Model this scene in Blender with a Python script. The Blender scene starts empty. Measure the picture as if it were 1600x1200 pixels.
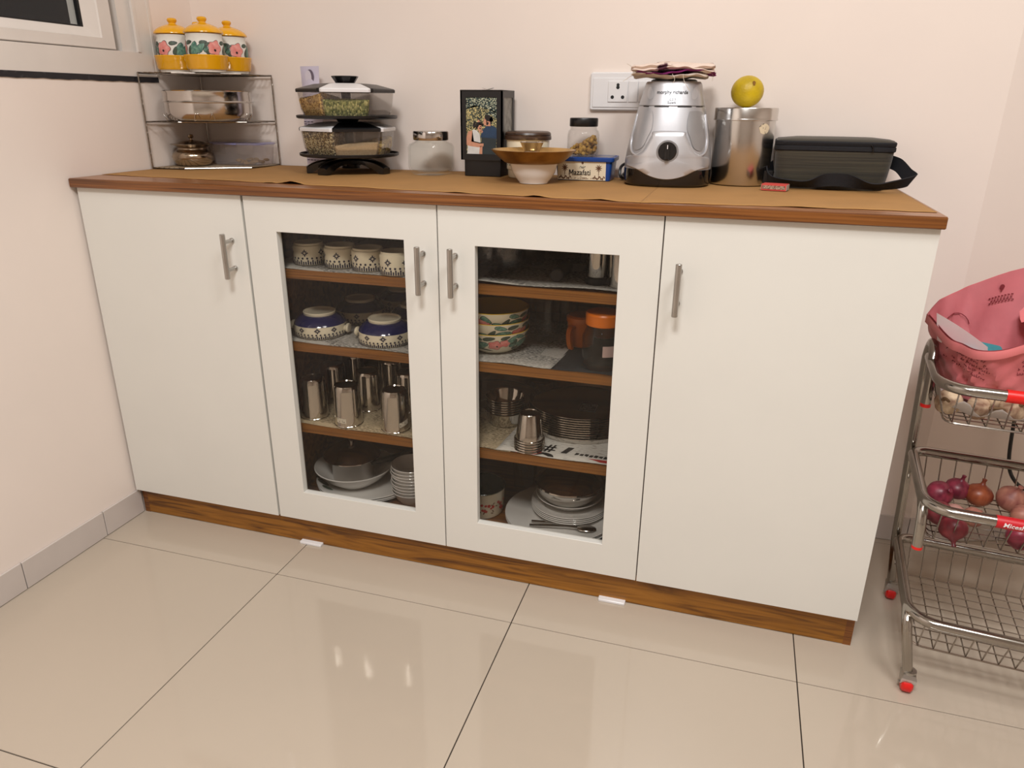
import bpy, bmesh, math, random
from mathutils import Vector, Matrix
random.seed(7)
PI = math.pi
scn = bpy.context.scene
col = scn.collection

# ------------------------------------------------------------------ camera, light, exposure
cam_d = bpy.data.cameras.new('camera')
cam = bpy.data.objects.new('camera', cam_d)
col.objects.link(cam)
scn.camera = cam
cam_d.sensor_width = 36.0
cam_d.lens = 1144.49 / 1600 * 36.0
cam_d.clip_start = 0.02
YAW, PITCH, ROLL = 0.292252, -0.364578, -0.008472
Rz = Matrix.Rotation(YAW, 3, 'Z'); Rx = Matrix.Rotation(PITCH, 3, 'X'); Ry = Matrix.Rotation(ROLL, 3, 'Y')
M3 = Rz @ Rx @ Ry
# columns of M3: right, forward, up  ->  camera axes right, up, -forward
right, fwd, up = M3.col[0], M3.col[1], M3.col[2]
mw = Matrix((right, up, -fwd)).transposed().to_4x4()
mw.translation = Vector((1.51187, -1.40669, 1.07863))
cam.matrix_world = mw

world = bpy.data.worlds.new('night'); scn.world = world
world.use_nodes = True
world.node_tree.nodes['Background'].inputs[0].default_value = (0.02, 0.022, 0.026, 1)
world.node_tree.nodes['Background'].inputs[1].default_value = 0.3

def area_light(name, loc, size, power, color, rot=(0, 0, 0), sy=None):
    d = bpy.data.lights.new(name, 'AREA'); d.energy = power; d.color = color
    d.shape = 'RECTANGLE'; d.size = size; d.size_y = sy or size
    o = bpy.data.objects.new(name, d); col.objects.link(o)
    o.location = loc; o.rotation_euler = rot
    return o
area_light('ceiling_panel_light', (2.2, -1.1, 2.74), 0.6, 27, (1.0, 1.0, 1.0))
area_light('ceiling_panel_light', (1.35, -1.9, 2.74), 0.6, 59, (1.0, 1.0, 1.0))

scn.view_settings.view_transform = 'Standard'
scn.view_settings.look = 'None'
scn.view_settings.gamma = 1.0
scn.view_settings.use_curve_mapping = False
scn.view_settings.exposure = 0.06
scn.cycles.transparent_max_bounces = 40
scn.cycles.max_bounces = 12
scn.cycles.glossy_bounces = 6

# ------------------------------------------------------------------ helpers
def lin(c):
    return tuple(((x / 12.92) if x <= 0.04045 else ((x + 0.055) / 1.055) ** 2.4) for x in c)
def rgb(r, g, b):
    return lin((r / 255, g / 255, b / 255)) + (1.0,)

MATS = {}
def mat(name, color, rough=0.5, metal=0.0, var=0.0, scale=20.0, stretch=(1, 1, 1), bump=0.0, bscale=None,
        color2=None, coat=0.0, spec=0.5, sheen=0.0, emis=None, detail=4.0, trans=0.0, rvar=0.0, lo=0.35, hi=0.65):
    m = bpy.data.materials.new(name); m.use_nodes = True
    nt = m.node_tree; b = nt.nodes['Principled BSDF']
    b.inputs['Base Color'].default_value = color
    b.inputs['Roughness'].default_value = rough
    b.inputs['Metallic'].default_value = metal
    b.inputs['Specular IOR Level'].default_value = spec
    b.inputs['Coat Weight'].default_value = coat
    b.inputs['Sheen Weight'].default_value = sheen
    b.inputs['Transmission Weight'].default_value = trans
    tc = nt.nodes.new('ShaderNodeTexCoord'); mp = nt.nodes.new('ShaderNodeMapping')
    mp.inputs['Scale'].default_value = stretch
    nt.links.new(tc.outputs['Object'], mp.inputs['Vector'])
    nz = nt.nodes.new('ShaderNodeTexNoise'); nz.inputs['Scale'].default_value = scale; nz.inputs['Detail'].default_value = detail
    nt.links.new(mp.outputs[0], nz.inputs['Vector'])
    if color2 is None:
        k = 1.0 - var
        color2 = (color[0] * k, color[1] * k, color[2] * k, 1)
    rp = nt.nodes.new('ShaderNodeValToRGB')
    rp.color_ramp.elements[0].position = lo; rp.color_ramp.elements[0].color = color2
    rp.color_ramp.elements[1].position = hi; rp.color_ramp.elements[1].color = color
    nt.links.new(nz.outputs['Fac'], rp.inputs[0]); nt.links.new(rp.outputs[0], b.inputs['Base Color'])
    if rvar:
        mr = nt.nodes.new('ShaderNodeMapRange')
        mr.inputs['To Min'].default_value = max(0.0, rough - rvar); mr.inputs['To Max'].default_value = rough + rvar
        nt.links.new(nz.outputs['Fac'], mr.inputs['Value']); nt.links.new(mr.outputs[0], b.inputs['Roughness'])
    if bump:
        n2 = nt.nodes.new('ShaderNodeTexNoise'); n2.inputs['Scale'].default_value = bscale or scale
        n2.inputs['Detail'].default_value = 3
        nt.links.new(mp.outputs[0], n2.inputs['Vector'])
        bp = nt.nodes.new('ShaderNodeBump'); bp.inputs['Strength'].default_value = bump; bp.inputs['Distance'].default_value = 0.002
        nt.links.new(n2.outputs['Fac'], bp.inputs['Height']); nt.links.new(bp.outputs[0], b.inputs['Normal'])
    if emis:
        b.inputs['Emission Color'].default_value = color; b.inputs['Emission Strength'].default_value = emis
    MATS[name] = m
    return m

def thin_glass(name, tint=(0.975, 0.985, 0.98), rough=0.008, ior=1.36, body=0.0, bodycol=(0.8, 0.8, 0.8, 1), boost=0.0):
    """clear thin wall: straight-through transmission plus a Fresnel mirror coat (and a little milky body)"""
    m = bpy.data.materials.new(name); m.use_nodes = True
    nt = m.node_tree; nt.nodes.remove(nt.nodes['Principled BSDF'])
    out = nt.nodes['Material Output']
    tr = nt.nodes.new('ShaderNodeBsdfTransparent'); tr.inputs[0].default_value = tuple(tint) + (1,)
    last = tr.outputs[0]
    if body:
        df = nt.nodes.new('ShaderNodeBsdfDiffuse'); df.inputs[0].default_value = bodycol
        mx = nt.nodes.new('ShaderNodeMixShader'); mx.inputs[0].default_value = body
        nt.links.new(last, mx.inputs[1]); nt.links.new(df.outputs[0], mx.inputs[2]); last = mx.outputs[0]
    gl = nt.nodes.new('ShaderNodeBsdfGlossy'); gl.inputs['Roughness'].default_value = rough
    fr = nt.nodes.new('ShaderNodeFresnel'); fr.inputs['IOR'].default_value = ior
    mx = nt.nodes.new('ShaderNodeMixShader')
    # thin wall: the same Fresnel coat seen from either side
    ge = nt.nodes.new('ShaderNodeNewGeometry'); mr = nt.nodes.new('ShaderNodeMapRange')
    mr.inputs['To Min'].default_value = ior; mr.inputs['To Max'].default_value = 1.0 / ior
    nt.links.new(ge.outputs['Backfacing'], mr.inputs['Value']); nt.links.new(mr.outputs[0], fr.inputs['IOR'])
    nt.links.new(fr.outputs[0], mx.inputs[0])
    nt.links.new(last, mx.inputs[1]); nt.links.new(gl.outputs[0], mx.inputs[2])
    nt.links.new(mx.outputs[0], out.inputs['Surface'])
    MATS[name] = m
    return m

def grain_mat(name, c1, c2, c3, scale=260.0, rough=0.8, stretch=(1, 1, 1)):
    """heap of seeds or grains: voronoi cells in three colours with relief"""
    m = bpy.data.materials.new(name); m.use_nodes = True
    nt = m.node_tree; b = nt.nodes['Principled BSDF']; b.inputs['Roughness'].default_value = rough
    tc = nt.nodes.new('ShaderNodeTexCoord'); mp = nt.nodes.new('ShaderNodeMapping'); mp.inputs['Scale'].default_value = stretch
    nt.links.new(tc.outputs['Object'], mp.inputs['Vector'])
    vo = nt.nodes.new('ShaderNodeTexVoronoi'); vo.inputs['Scale'].default_value = scale
    nt.links.new(mp.outputs[0], vo.inputs['Vector'])
    sp = nt.nodes.new('ShaderNodeSeparateColor'); nt.links.new(vo.outputs['Color'], sp.inputs[0])
    rp = nt.nodes.new('ShaderNodeValToRGB'); e = rp.color_ramp.elements
    e[0].color = c1; e[1].color = c3; e[0].position = 0.1; e[1].position = 0.9
    k = e.new(0.5); k.color = c2
    nt.links.new(sp.outputs[0], rp.inputs[0]); nt.links.new(rp.outputs[0], b.inputs['Base Color'])
    bp = nt.nodes.new('ShaderNodeBump'); bp.inputs['Strength'].default_value = 0.8; bp.inputs['Distance'].default_value = 0.003; bp.invert = True
    nt.links.new(vo.outputs['Distance'], bp.inputs['Height']); nt.links.new(bp.outputs[0], b.inputs['Normal'])
    MATS[name] = m
    return m

def wood_mat(name, c1, c2, c3, stretch=(1, 14, 14), scale=6.0, rough=0.35, knots=0.0):
    m = bpy.data.materials.new(name); m.use_nodes = True
    nt = m.node_tree; b = nt.nodes['Principled BSDF']; b.inputs['Roughness'].default_value = rough
    tc = nt.nodes.new('ShaderNodeTexCoord'); mp = nt.nodes.new('ShaderNodeMapping'); mp.inputs['Scale'].default_value = stretch
    nt.links.new(tc.outputs['Object'], mp.inputs['Vector'])
    n0 = nt.nodes.new('ShaderNodeTexNoise'); n0.inputs['Scale'].default_value = scale; n0.inputs['Detail'].default_value = 6
    n0.inputs['Distortion'].default_value = 0.6 + knots
    nt.links.new(mp.outputs[0], n0.inputs['Vector'])
    rp = nt.nodes.new('ShaderNodeValToRGB'); e = rp.color_ramp.elements
    e[0].color = c1; e[0].position = 0.32; e[1].color = c3; e[1].position = 0.68
    k = e.new(0.5); k.color = c2
    nt.links.new(n0.outputs['Fac'], rp.inputs[0]); nt.links.new(rp.outputs[0], b.inputs['Base Color'])
    MATS[name] = m
    return m

class MB:
    """collects geometry, build() links it as ONE mesh object"""
    def __init__(s): s.v = []; s.f = []
    def add(s, vs, fs):
        o = len(s.v); s.v += [tuple(v) for v in vs]; s.f += [tuple(i + o for i in f) for f in fs]; return s
    def box(s, x0, x1, y0, y1, z0, z1):
        return s.add([(x0, y0, z0), (x1, y0, z0), (x1, y1, z0), (x0, y1, z0), (x0, y0, z1), (x1, y0, z1), (x1, y1, z1), (x0, y1, z1)],
                     [(0, 3, 2, 1), (4, 5, 6, 7), (0, 1, 5, 4), (1, 2, 6, 5), (2, 3, 7, 6), (3, 0, 4, 7)])
    def lathe(s, prof, c=(0, 0, 0), n=36, a0=0.0, a1=2 * PI, sx=1.0, sy=1.0):
        full = abs(a1 - a0 - 2 * PI) < 1e-6
        cnt = n if full else n + 1
        vs = []; rows = []
        for r, z in prof:
            if r < 1e-6:
                rows.append([len(vs)]); vs.append((c[0], c[1], c[2] + z))
            else:
                row = []
                for i in range(cnt):
                    a = a0 + (a1 - a0) * i / n
                    row.append(len(vs)); vs.append((c[0] + r * sx * math.cos(a), c[1] + r * sy * math.sin(a), c[2] + z))
                rows.append(row)
        fs = []
        for A, B in zip(rows[:-1], rows[1:]):
            for i in range(n):
                j = (i + 1) % cnt if full else i + 1
                if len(A) == 1 and len(B) == 1: continue
                if len(A) == 1: fs.append((A[0], B[j], B[i]))
                elif len(B) == 1: fs.append((A[i], A[j], B[0]))
                else: fs.append((A[i], A[j], B[j], B[i]))
        return s.add(vs, fs)
    def tube(s, pts, r, n=8, closed=False, flat=None):
        """round tube along points; flat=(w,h) makes it a rectangular bar"""
        P = [Vector(p) for p in pts]; m = len(P)
        rs = r if isinstance(r, (list, tuple)) else [r] * m
        T = []
        for i in range(m):
            if closed: t = P[(i + 1) % m] - P[i - 1]
            elif i == 0: t = P[1] - P[0]
            elif i == m - 1: t = P[-1] - P[-2]
            else: t = (P[i + 1] - P[i]).normalized() + (P[i] - P[i - 1]).normalized()
            T.append(t.normalized())
        ref = Vector((0, 0, 1)) if abs(T[0].z) < 0.9 else Vector((1, 0, 0))
        u = T[0].cross(ref).normalized(); vs = []
        for i in range(m):
            if i: u = (u - T[i] * u.dot(T[i]))
            if u.length < 1e-6: u = T[i].orthogonal()
            u.normalize(); w = T[i].cross(u)
            if flat:
                a, b = flat[0] / 2, flat[1] / 2
                ring = [(a, b), (-a, b), (-a, -b), (a, -b)]
                vs += [P[i] + u * x + w * y for x, y in ring]
            else:
                vs += [P[i] + (u * math.cos(2 * PI * k / n) + w * math.sin(2 * PI * k / n)) * rs[i] for k in range(n)]
        k = 4 if flat else n; fs = []
        for i in range(m if closed else m - 1):
            a = i * k; b = ((i + 1) % m) * k
            for q in range(k):
                fs.append((a + q, a + (q + 1) % k, b + (q + 1) % k, b + q))
        if not closed:
            fs.append(tuple(range(k - 1, -1, -1))); fs.append(tuple((m - 1) * k + q for q in range(k)))
        return s.add(vs, fs)
    def loft(s, rings, cap0=True, cap1=True):
        n = len(rings[0]); vs = [p for r in rings for p in r]; fs = []
        for a in range(len(rings) - 1):
            for i in range(n):
                j = (i + 1) % n
                fs.append((a * n + i, a * n + j, (a + 1) * n + j, (a + 1) * n + i))
        if cap0: fs.append(tuple(range(n - 1, -1, -1)))
        if cap1: fs.append(tuple((len(rings) - 1) * n + i for i in range(n)))
        return s.add(vs, fs)
    def rbox(s, x0, x1, y0, y1, z0, z1, r=0.01, e=0.002, n=4):
        """box with rounded vertical edges (r) and eased top and bottom edges (e)"""
        rings = []
        for z, i in ((z0, e), (z0 + e, 0), (z1 - e, 0), (z1, e)):
            rings.append([(x, y, z) for x, y in rrect((x0 + x1) / 2, (y0 + y1) / 2, x1 - x0 - 2 * i, y1 - y0 - 2 * i, max(r - i, 0.0003), n)])
        return s.loft(rings)
    def ball(s, c, r, n=16, m=10, sc=(1, 1, 1), jit=0.0):
        prof = [(math.sin(PI * i / m), -math.cos(PI * i / m)) for i in range(m + 1)]
        t = MB(); t.lathe([(0 if i in (0, m) else p[0], p[1]) for i, p in enumerate(prof)], n=n)
        return s.add([(c[0] + v[0] * r * sc[0] * (1 + jit * random.uniform(-1, 1)), c[1] + v[1] * r * sc[1] * (1 + jit * random.uniform(-1, 1)),
                       c[2] + v[2] * r * sc[2] * (1 + jit * random.uniform(-1, 1))) for v in t.v], t.f)
    def prism(s, poly, z0, z1):
        n = len(poly)
        return s.add([(x, y, z0) for x, y in poly] + [(x, y, z1) for x, y in poly],
                     [tuple(range(n - 1, -1, -1)), tuple(range(n, 2 * n))] + [(i, (i + 1) % n, n + (i + 1) % n, n + i) for i in range(n)])
    def grid(s, nx, ny, fn):
        vs = [fn(i / nx, j / ny) for j in range(ny + 1) for i in range(nx + 1)]
        w = nx + 1
        return s.add(vs, [(j * w + i, j * w + i + 1, (j + 1) * w + i + 1, (j + 1) * w + i) for j in range(ny) for i in range(nx)])
    def patch(s, poly, fn, rings=3):
        """a flat 2-D outline (u,v) filled with rings and laid on a surface by fn(u,v)"""
        n = len(poly); cx = sum(p[0] for p in poly) / n; cy = sum(p[1] for p in poly) / n
        vs = []; fs = []
        for k in range(rings):
            t = 1 - k / rings
            vs += [fn(cx + (x - cx) * t, cy + (y - cy) * t) for x, y in poly]
        vs.append(fn(cx, cy))
        for k in range(rings - 1):
            for i in range(n):
                j = (i + 1) % n
                fs.append((k * n + i, k * n + j, (k + 1) * n + j, (k + 1) * n + i))
        o = (rings - 1) * n
        for i in range(n): fs.append((o + i, o + (i + 1) % n, rings * n))
        return s.add(vs, fs)
    def xf(s, fn): s.v = [tuple(fn(*v)) for v in s.v]; return s
    def rot(s, a, c=(0, 0)):
        ca, sa = math.cos(a), math.sin(a)
        return s.xf(lambda x, y, z: (c[0] + (x - c[0]) * ca - (y - c[1]) * sa, c[1] + (x - c[0]) * sa + (y - c[1]) * ca, z))
    def mesh(s, name, m, smooth=35):
        me = bpy.data.meshes.new(name); me.from_pydata(s.v, [], s.f); me.validate()
        bm = bmesh.new(); bm.from_mesh(me); bmesh.ops.recalc_face_normals(bm, faces=bm.faces); bm.to_mesh(me); bm.free()
        me.materials.append(m)
        if smooth:
            me.shade_smooth(); me.set_sharp_from_angle(angle=math.radians(smooth))
        return me
    def build(s, name, m, parent=None, loc=None, rz=0.0, smooth=35):
        o = bpy.data.objects.new(name, s.mesh(name, m, smooth)); col.objects.link(o)
        if parent: o.parent = parent
        if loc: o.location = loc
        if rz: o.rotation_euler = (0, 0, rz)
        return o

def rrect(cx, cy, w, d, r, n=4):
    r = min(r, w / 2 - 1e-5, d / 2 - 1e-5); pts = []
    for (sx, sy, a) in ((1, 1, 0), (-1, 1, PI / 2), (-1, -1, PI), (1, -1, 3 * PI / 2)):
        for k in range(n + 1):
            t = a + PI / 2 * k / n
            pts.append((cx + sx * (w / 2 - r) + r * math.cos(t), cy + sy * (d / 2 - r) + r * math.sin(t)))
    return pts

def arc(p0, p1, p2, n=6):
    """quadratic bend from p0 to p2 round corner p1"""
    out = []
    for i in range(n + 1):
        t = i / n
        out.append(tuple((1 - t) ** 2 * a + 2 * t * (1 - t) * b + t * t * c for a, b, c in zip(p0, p1, p2)))
    return out

def smooth_path(pts, k=6):
    """Catmull-Rom through the points"""
    P = [Vector(p) for p in pts]; out = []
    for i in range(len(P) - 1):
        a = P[max(i - 1, 0)]; b = P[i]; c = P[i + 1]; d = P[min(i + 2, len(P) - 1)]
        for j in range(k):
            t = j / k
            out.append(0.5 * ((2 * b) + (c - a) * t + (2 * a - 5 * b + 4 * c - d) * t * t + (3 * b - a - 3 * c + d) * t ** 3))
    out.append(P[-1]); return out

def tag(o, label, cat, group=None, kind=None):
    if label: o['label'] = label
    if cat: o['category'] = cat
    if group: o['group'] = group
    if kind: o['kind'] = kind
    return o
def thing(name, label, cat, loc=(0, 0, 0), rz=0.0, group=None):
    o = bpy.data.objects.new(name, None); o.empty_display_size = 0.03; col.objects.link(o)
    o.location = loc; o.rotation_euler = (0, 0, rz)
    return tag(o, label, cat, group)
def struct(o): o['kind'] = 'structure'; return o
def dup(root, loc, rz=None, label=None, group=None):
    r = root.copy(); col.objects.link(r); r.location = loc
    if rz is not None: r.rotation_euler = (r.rotation_euler[0], r.rotation_euler[1], rz)
    if label: r['label'] = label
    if group: r['group'] = group
    for ch in list(root.children):
        c = ch.copy(); col.objects.link(c); c.parent = r
        for g in ch.children:
            d = g.copy(); col.objects.link(d); d.parent = c
    return r
def text_mb(s, size, bold=0.0, ax='CENTER', spacing=1.0, shear=0.0):
    """flat lettering outline from the built-in font, in x/y"""
    c = bpy.data.curves.new('lettering', 'FONT'); c.body = s; c.size = size; c.align_x = ax; c.align_y = 'CENTER'
    c.offset = bold; c.space_character = spacing; c.shear = shear; c.resolution_u = 3
    o = bpy.data.objects.new('lettering', c); col.objects.link(o)
    dg = bpy.context.evaluated_depsgraph_get(); me = bpy.data.meshes.new_from_object(o.evaluated_get(dg))
    b = MB(); b.add([tuple(v.co) for v in me.vertices], [tuple(p.vertices) for p in me.polygons])
    bpy.data.objects.remove(o); bpy.data.curves.remove(c); bpy.data.meshes.remove(me)
    return b
def marks(rows, size, pitch, ax='CENTER', seed=3):
    """rows of small print too blurred to read: one irregular stroke cluster per character"""
    rnd = random.Random(seed); b = MB()
    for r, n in enumerate(rows):
        y = -r * pitch; x = -n * size * .31 if ax == 'CENTER' else 0
        for k in range(n):
            h = size * rnd.uniform(.55, .95); w = size * rnd.uniform(.36, .52)
            if rnd.random() > .13:
                b.add([(x, y, 0), (x + w * .34, y, 0), (x + w * .34, y + h, 0), (x, y + h, 0)], [(0, 1, 2, 3)])
                z0 = rnd.choice((0, h * .4, h * .72))
                b.add([(x + w * .34, y + z0, 0), (x + w, y + z0, 0), (x + w, y + z0 + h * .26, 0), (x + w * .34, y + z0 + h * .26, 0)], [(0, 1, 2, 3)])
                if rnd.random() > .4: b.add([(x + w * .7, y, 0), (x + w, y, 0), (x + w, y + h * .6, 0), (x + w * .7, y + h * .6, 0)], [(0, 1, 2, 3)])
            x += size * .62
    return b
def leaf(cx, cy, L, W, a, n=10):
    pts = []
    for i in range(n):
        t = i / n * 2 * PI
        x = math.cos(t) * L / 2; y = math.sin(t) * W / 2 * (1 - 0.25 * math.cos(t))
        pts.append((cx + x * math.cos(a) - y * math.sin(a), cy + x * math.sin(a) + y * math.cos(a)))
    return pts
def blossom(cx, cy, r, petals=5, n=30, a=0.0):
    return [(cx + r * (0.88 + 0.12 * math.cos(petals * t)) * math.cos(t + a), cy + r * (0.88 + 0.12 * math.cos(petals * t)) * math.sin(t + a))
            for t in (2 * PI * i / n for i in range(n))]
def circle(cx, cy, r, n=10): return [(cx + r * math.cos(2 * PI * i / n), cy + r * math.sin(2 * PI * i / n)) for i in range(n)]
def rect(x0, x1, y0, y1): return [(x0, y0), (x1, y0), (x1, y1), (x0, y1)]
def on_round(radius_at, eps, a0=0.0):
    """maps arc length u and height v to a round wall; a0 is the angle u=0 faces"""
    def fn(u, v):
        R = radius_at(v); a = a0 + u / max(R, 1e-4)
        return ((R + eps) * math.cos(a), (R + eps) * math.sin(a), v)
    return fn
def prof_radius(prof):
    def f(v):
        for (r0, z0), (r1, z1) in zip(prof[:-1], prof[1:]):
            if min(z0, z1) <= v <= max(z0, z1) and abs(z1 - z0) > 1e-7:
                return r0 + (r1 - r0) * (v - z0) / (z1 - z0)
        return prof[-1][0]
    return f
TO_CAM = math.radians(-75)

# ------------------------------------------------------------------ materials
wall_m = mat('wall_paint', rgb(239, 226, 216), 0.65, var=0.03, scale=3, bump=0.06, bscale=60)
ceil_m = mat('ceiling_paint', rgb(235, 230, 224), 0.8, var=0.02, scale=3)
tile_m = mat('polished_tile', rgb(186, 172, 155), 0.07, var=0.03, scale=2.2, spec=0.5, rvar=0.02)
grout_m = mat('dark_grout', rgb(48, 40, 33), 0.9, var=0.2)
skirt_m = mat('skirting_tile', rgb(205, 195, 188), 0.3, var=0.05, scale=8)
upvc_m = mat('white_upvc', rgb(226, 218, 210), 0.35, var=0.05, scale=9)
granite_m = mat('black_granite', rgb(28, 27, 32), 0.3, color2=rgb(70, 68, 72), scale=90, lo=0.25, hi=0.4)
nightglass_m = mat('night_window_glass', rgb(44, 46, 46), 0.05, var=0.1, scale=2)
rubber_m = mat('black_gasket', rgb(18, 17, 18), 0.6, var=0.1)
track_m = mat('grey_track', rgb(150, 146, 140), 0.5, var=0.1)
lam_m = mat('white_laminate', rgb(222, 219, 211), 0.32, var=0.02, scale=5, bump=0.02, bscale=300)
edge_white_m = mat('white_edge', rgb(214, 210, 206), 0.4, var=0.02)
wood_top = wood_mat('worktop_wood', rgb(118, 74, 40), rgb(142, 92, 54), rgb(158, 106, 66), (1, 10, 10), 5, 0.3)
wood_edge = wood_mat('worktop_edge_wood', rgb(74, 38, 12), rgb(116, 68, 26), rgb(140, 86, 38), (0.8, 40, 60), 4, 0.35)
wood_in = wood_mat('carcass_wood', rgb(92, 52, 16), rgb(122, 74, 26), rgb(138, 88, 34), (1, 20, 20), 4, 0.45)
wood_shelf = wood_mat('shelf_edge_wood', rgb(98, 58, 20), rgb(142, 90, 34), rgb(160, 106, 44), (0.8, 50, 70), 4, 0.4)
teak_m = wood_mat('teak_plinth', rgb(88, 50, 12), rgb(140, 90, 26), rgb(158, 104, 34), (0.9, 6, 12), 4.2, 0.35, knots=1.4)
kraft_m = mat('brown_paper', rgb(168, 124, 70), 0.8, var=0.10, scale=9, bump=0.1, bscale=30)
steel_m = mat('stainless_steel', (0.62, 0.59, 0.56, 1), 0.14, 1.0, var=0.12, scale=14, rvar=0.04)
steel_dull = mat('brushed_steel', (0.5, 0.48, 0.45, 1), 0.3, 1.0, var=0.15, scale=14, rvar=0.06)
chrome_m = mat('polished_steel', (0.66, 0.63, 0.59, 1), 0.08, 1.0, var=0.08, scale=10)
brass_m = mat('worn_brass', (0.40, 0.24, 0.08, 1), 0.34, 1.0, color2=(0.2, 0.11, 0.04, 1), scale=22, rvar=0.1)
brass_in = mat('polished_brass', (0.72, 0.48, 0.2, 1), 0.25, 1.0, var=0.25, scale=22)
copper_m = mat('tarnished_brass', (0.42, 0.33, 0.24, 1), 0.2, 1.0, var=0.3, scale=30)
white_cer = mat('white_ceramic', rgb(232, 228, 218), 0.15, var=0.02, coat=0.3)
cream_cer = mat('cream_ceramic', rgb(236, 226, 200), 0.15, var=0.03, coat=0.3)
opal_m = mat('opal_glass', rgb(235, 232, 228), 0.1, var=0.01, coat=0.3)
yellow_cer = mat('yellow_ceramic', rgb(238, 172, 22), 0.15, var=0.06, scale=12, coat=0.4)
mustard_cer = mat('mustard_glaze', rgb(222, 180, 44), 0.15, var=0.05, coat=0.4)
navy_m = mat('navy_glaze', rgb(22, 28, 82), 0.12, var=0.1, coat=0.5)
navy_print = mat('navy_print', rgb(24, 26, 58), 0.35, var=0.1)
ink_m = mat('dark_outline_print', rgb(36, 30, 30), 0.4, var=0.1)
leaf_print = mat('green_leaf_print', rgb(120, 158, 136), 0.35, color2=rgb(66, 108, 98), scale=150)
leafdk_print = mat('dark_leaf_print', rgb(76, 92, 76), 0.35, var=0.3, scale=120)
pink_print = mat('pink_flower_print', rgb(232, 160, 150), 0.35, color2=rgb(214, 112, 106), scale=70)
red_print = mat('red_print', rgb(186, 40, 36), 0.4, var=0.1)
brown_print = mat('brown_print', rgb(112, 78, 56), 0.5, var=0.15)
black_pl = mat('black_plastic', rgb(15, 14, 16), 0.36, var=0.1)
black_gl = mat('glossy_black', rgb(14, 14, 16), 0.12, var=0.1, coat=0.4)
dark_print = mat('black_lettering', rgb(30, 28, 30), 0.5, var=0.05)
white_pl = mat('white_plastic', rgb(232, 230, 230), 0.3, var=0.02)
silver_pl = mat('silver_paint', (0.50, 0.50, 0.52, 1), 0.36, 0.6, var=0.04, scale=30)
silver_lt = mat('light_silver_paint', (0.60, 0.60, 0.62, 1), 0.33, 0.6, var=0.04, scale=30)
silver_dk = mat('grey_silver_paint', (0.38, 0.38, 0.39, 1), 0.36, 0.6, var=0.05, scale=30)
glass_m = thin_glass('clear_glass')
cutglass_m = thin_glass('cut_glass', (0.95, 0.95, 0.95), 0.005, 1.7)
pane_m = thin_glass('smoked_pane', (0.88, 0.87, 0.85), 0.004, 1.33)
plastic_clear = thin_glass('clear_plastic', (0.97, 0.965, 0.96), 0.05, 1.33, 0.02, (0.7, 0.68, 0.66, 1))
plastic_cloudy = thin_glass('cloudy_plastic', (0.96, 0.95, 0.95), 0.12, 1.35, 0.10, (0.7, 0.66, 0.66, 1))
lilac_lid = thin_glass('lilac_plastic', (0.74, 0.74, 0.95), 0.15, 1.4, 0.45, (0.42, 0.42, 0.72, 1))
# ------------------------------------------------------------------ the room
RX, RY0, RY1, RZ = 4.6, -5.6, 0.5, 2.8
STEP_X, STEP_Y = 2.033, 1.46
fl = struct(MB().box(-0.1, RX + .1, RY0 - .1, STEP_Y + .1, -0.1, -0.0035).build('floor', grout_m, smooth=0))
TX0, TY0, TS = 0.5297, -0.127, 0.6
xs = [TX0 + TS * k for k in range(-1, 8)]; ys = [TY0 + TS * k for k in range(-10, 4)]
full = None
for i in range(len(xs) - 1):
    for j in range(len(ys) - 1):
        x0, x1, y0, y1 = max(xs[i], 0), min(xs[i + 1], RX), max(ys[j], RY0), min(ys[j + 1], STEP_Y)
        if x1 - x0 < .01 or y1 - y0 < .01: continue
        g = 0.0011
        cx, cy = (x0 + x1) / 2, (y0 + y1) / 2
        whole = abs(x1 - x0 - TS) < 1e-4 and abs(y1 - y0 - TS) < 1e-4
        if whole and full:
            o = bpy.data.objects.new('tile', full); col.objects.link(o)
        else:
            o = MB().rbox(-(x1 - x0) / 2 + g, (x1 - x0) / 2 - g, -(y1 - y0) / 2 + g, (y1 - y0) / 2 - g, -0.0035, 0, 0.0008, 0.0006, 1).build('tile', tile_m, smooth=0)
            if whole: full = o.data
        o.parent = fl; o.location = (cx, cy, 0)

struct(MB().box(-0.1, RX + .1, RY0 - .1, STEP_Y + .1, RZ, RZ + .1).build('ceiling', ceil_m, smooth=0))
# back wall, set a little deeper beyond the pier edge
struct(MB().box(-0.1, STEP_X, RY1, RY1 + .2, -.0035, RZ).build('wall_back', wall_m, smooth=0))
wy = lambda x: RY1 + .36 * (x - STEP_X)      # beyond the pier edge the wall turns away
struct(MB().prism([(STEP_X, RY1), (RX + .1, wy(RX + .1)), (RX + .1, wy(RX + .1) + .2), (STEP_X, RY1 + .2)], -.0035, RZ).build('wall_back_recess', wall_m, smooth=0))
struct(MB().box(RX, RX + .1, RY0, STEP_Y, -.0035, RZ).build('wall_right', wall_m, smooth=0))
struct(MB().box(-.1, RX + .1, RY0 - .1, RY0, -.0035, RZ).build('wall_front', wall_m, smooth=0))
WY0, WY1, WZ0, WZ1 = -0.95, 0.34, 1.138, 2.35
struct(MB().box(-.1, 0, RY0, WY0, -.0035, RZ).box(-.1, 0, WY1, RY1, -.0035, RZ).box(-.1, 0, WY0, WY1, -.0035, WZ0)
       .box(-.1, 0, WY0, WY1, WZ1, RZ).build('wall_left', wall_m, smooth=0))

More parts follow.
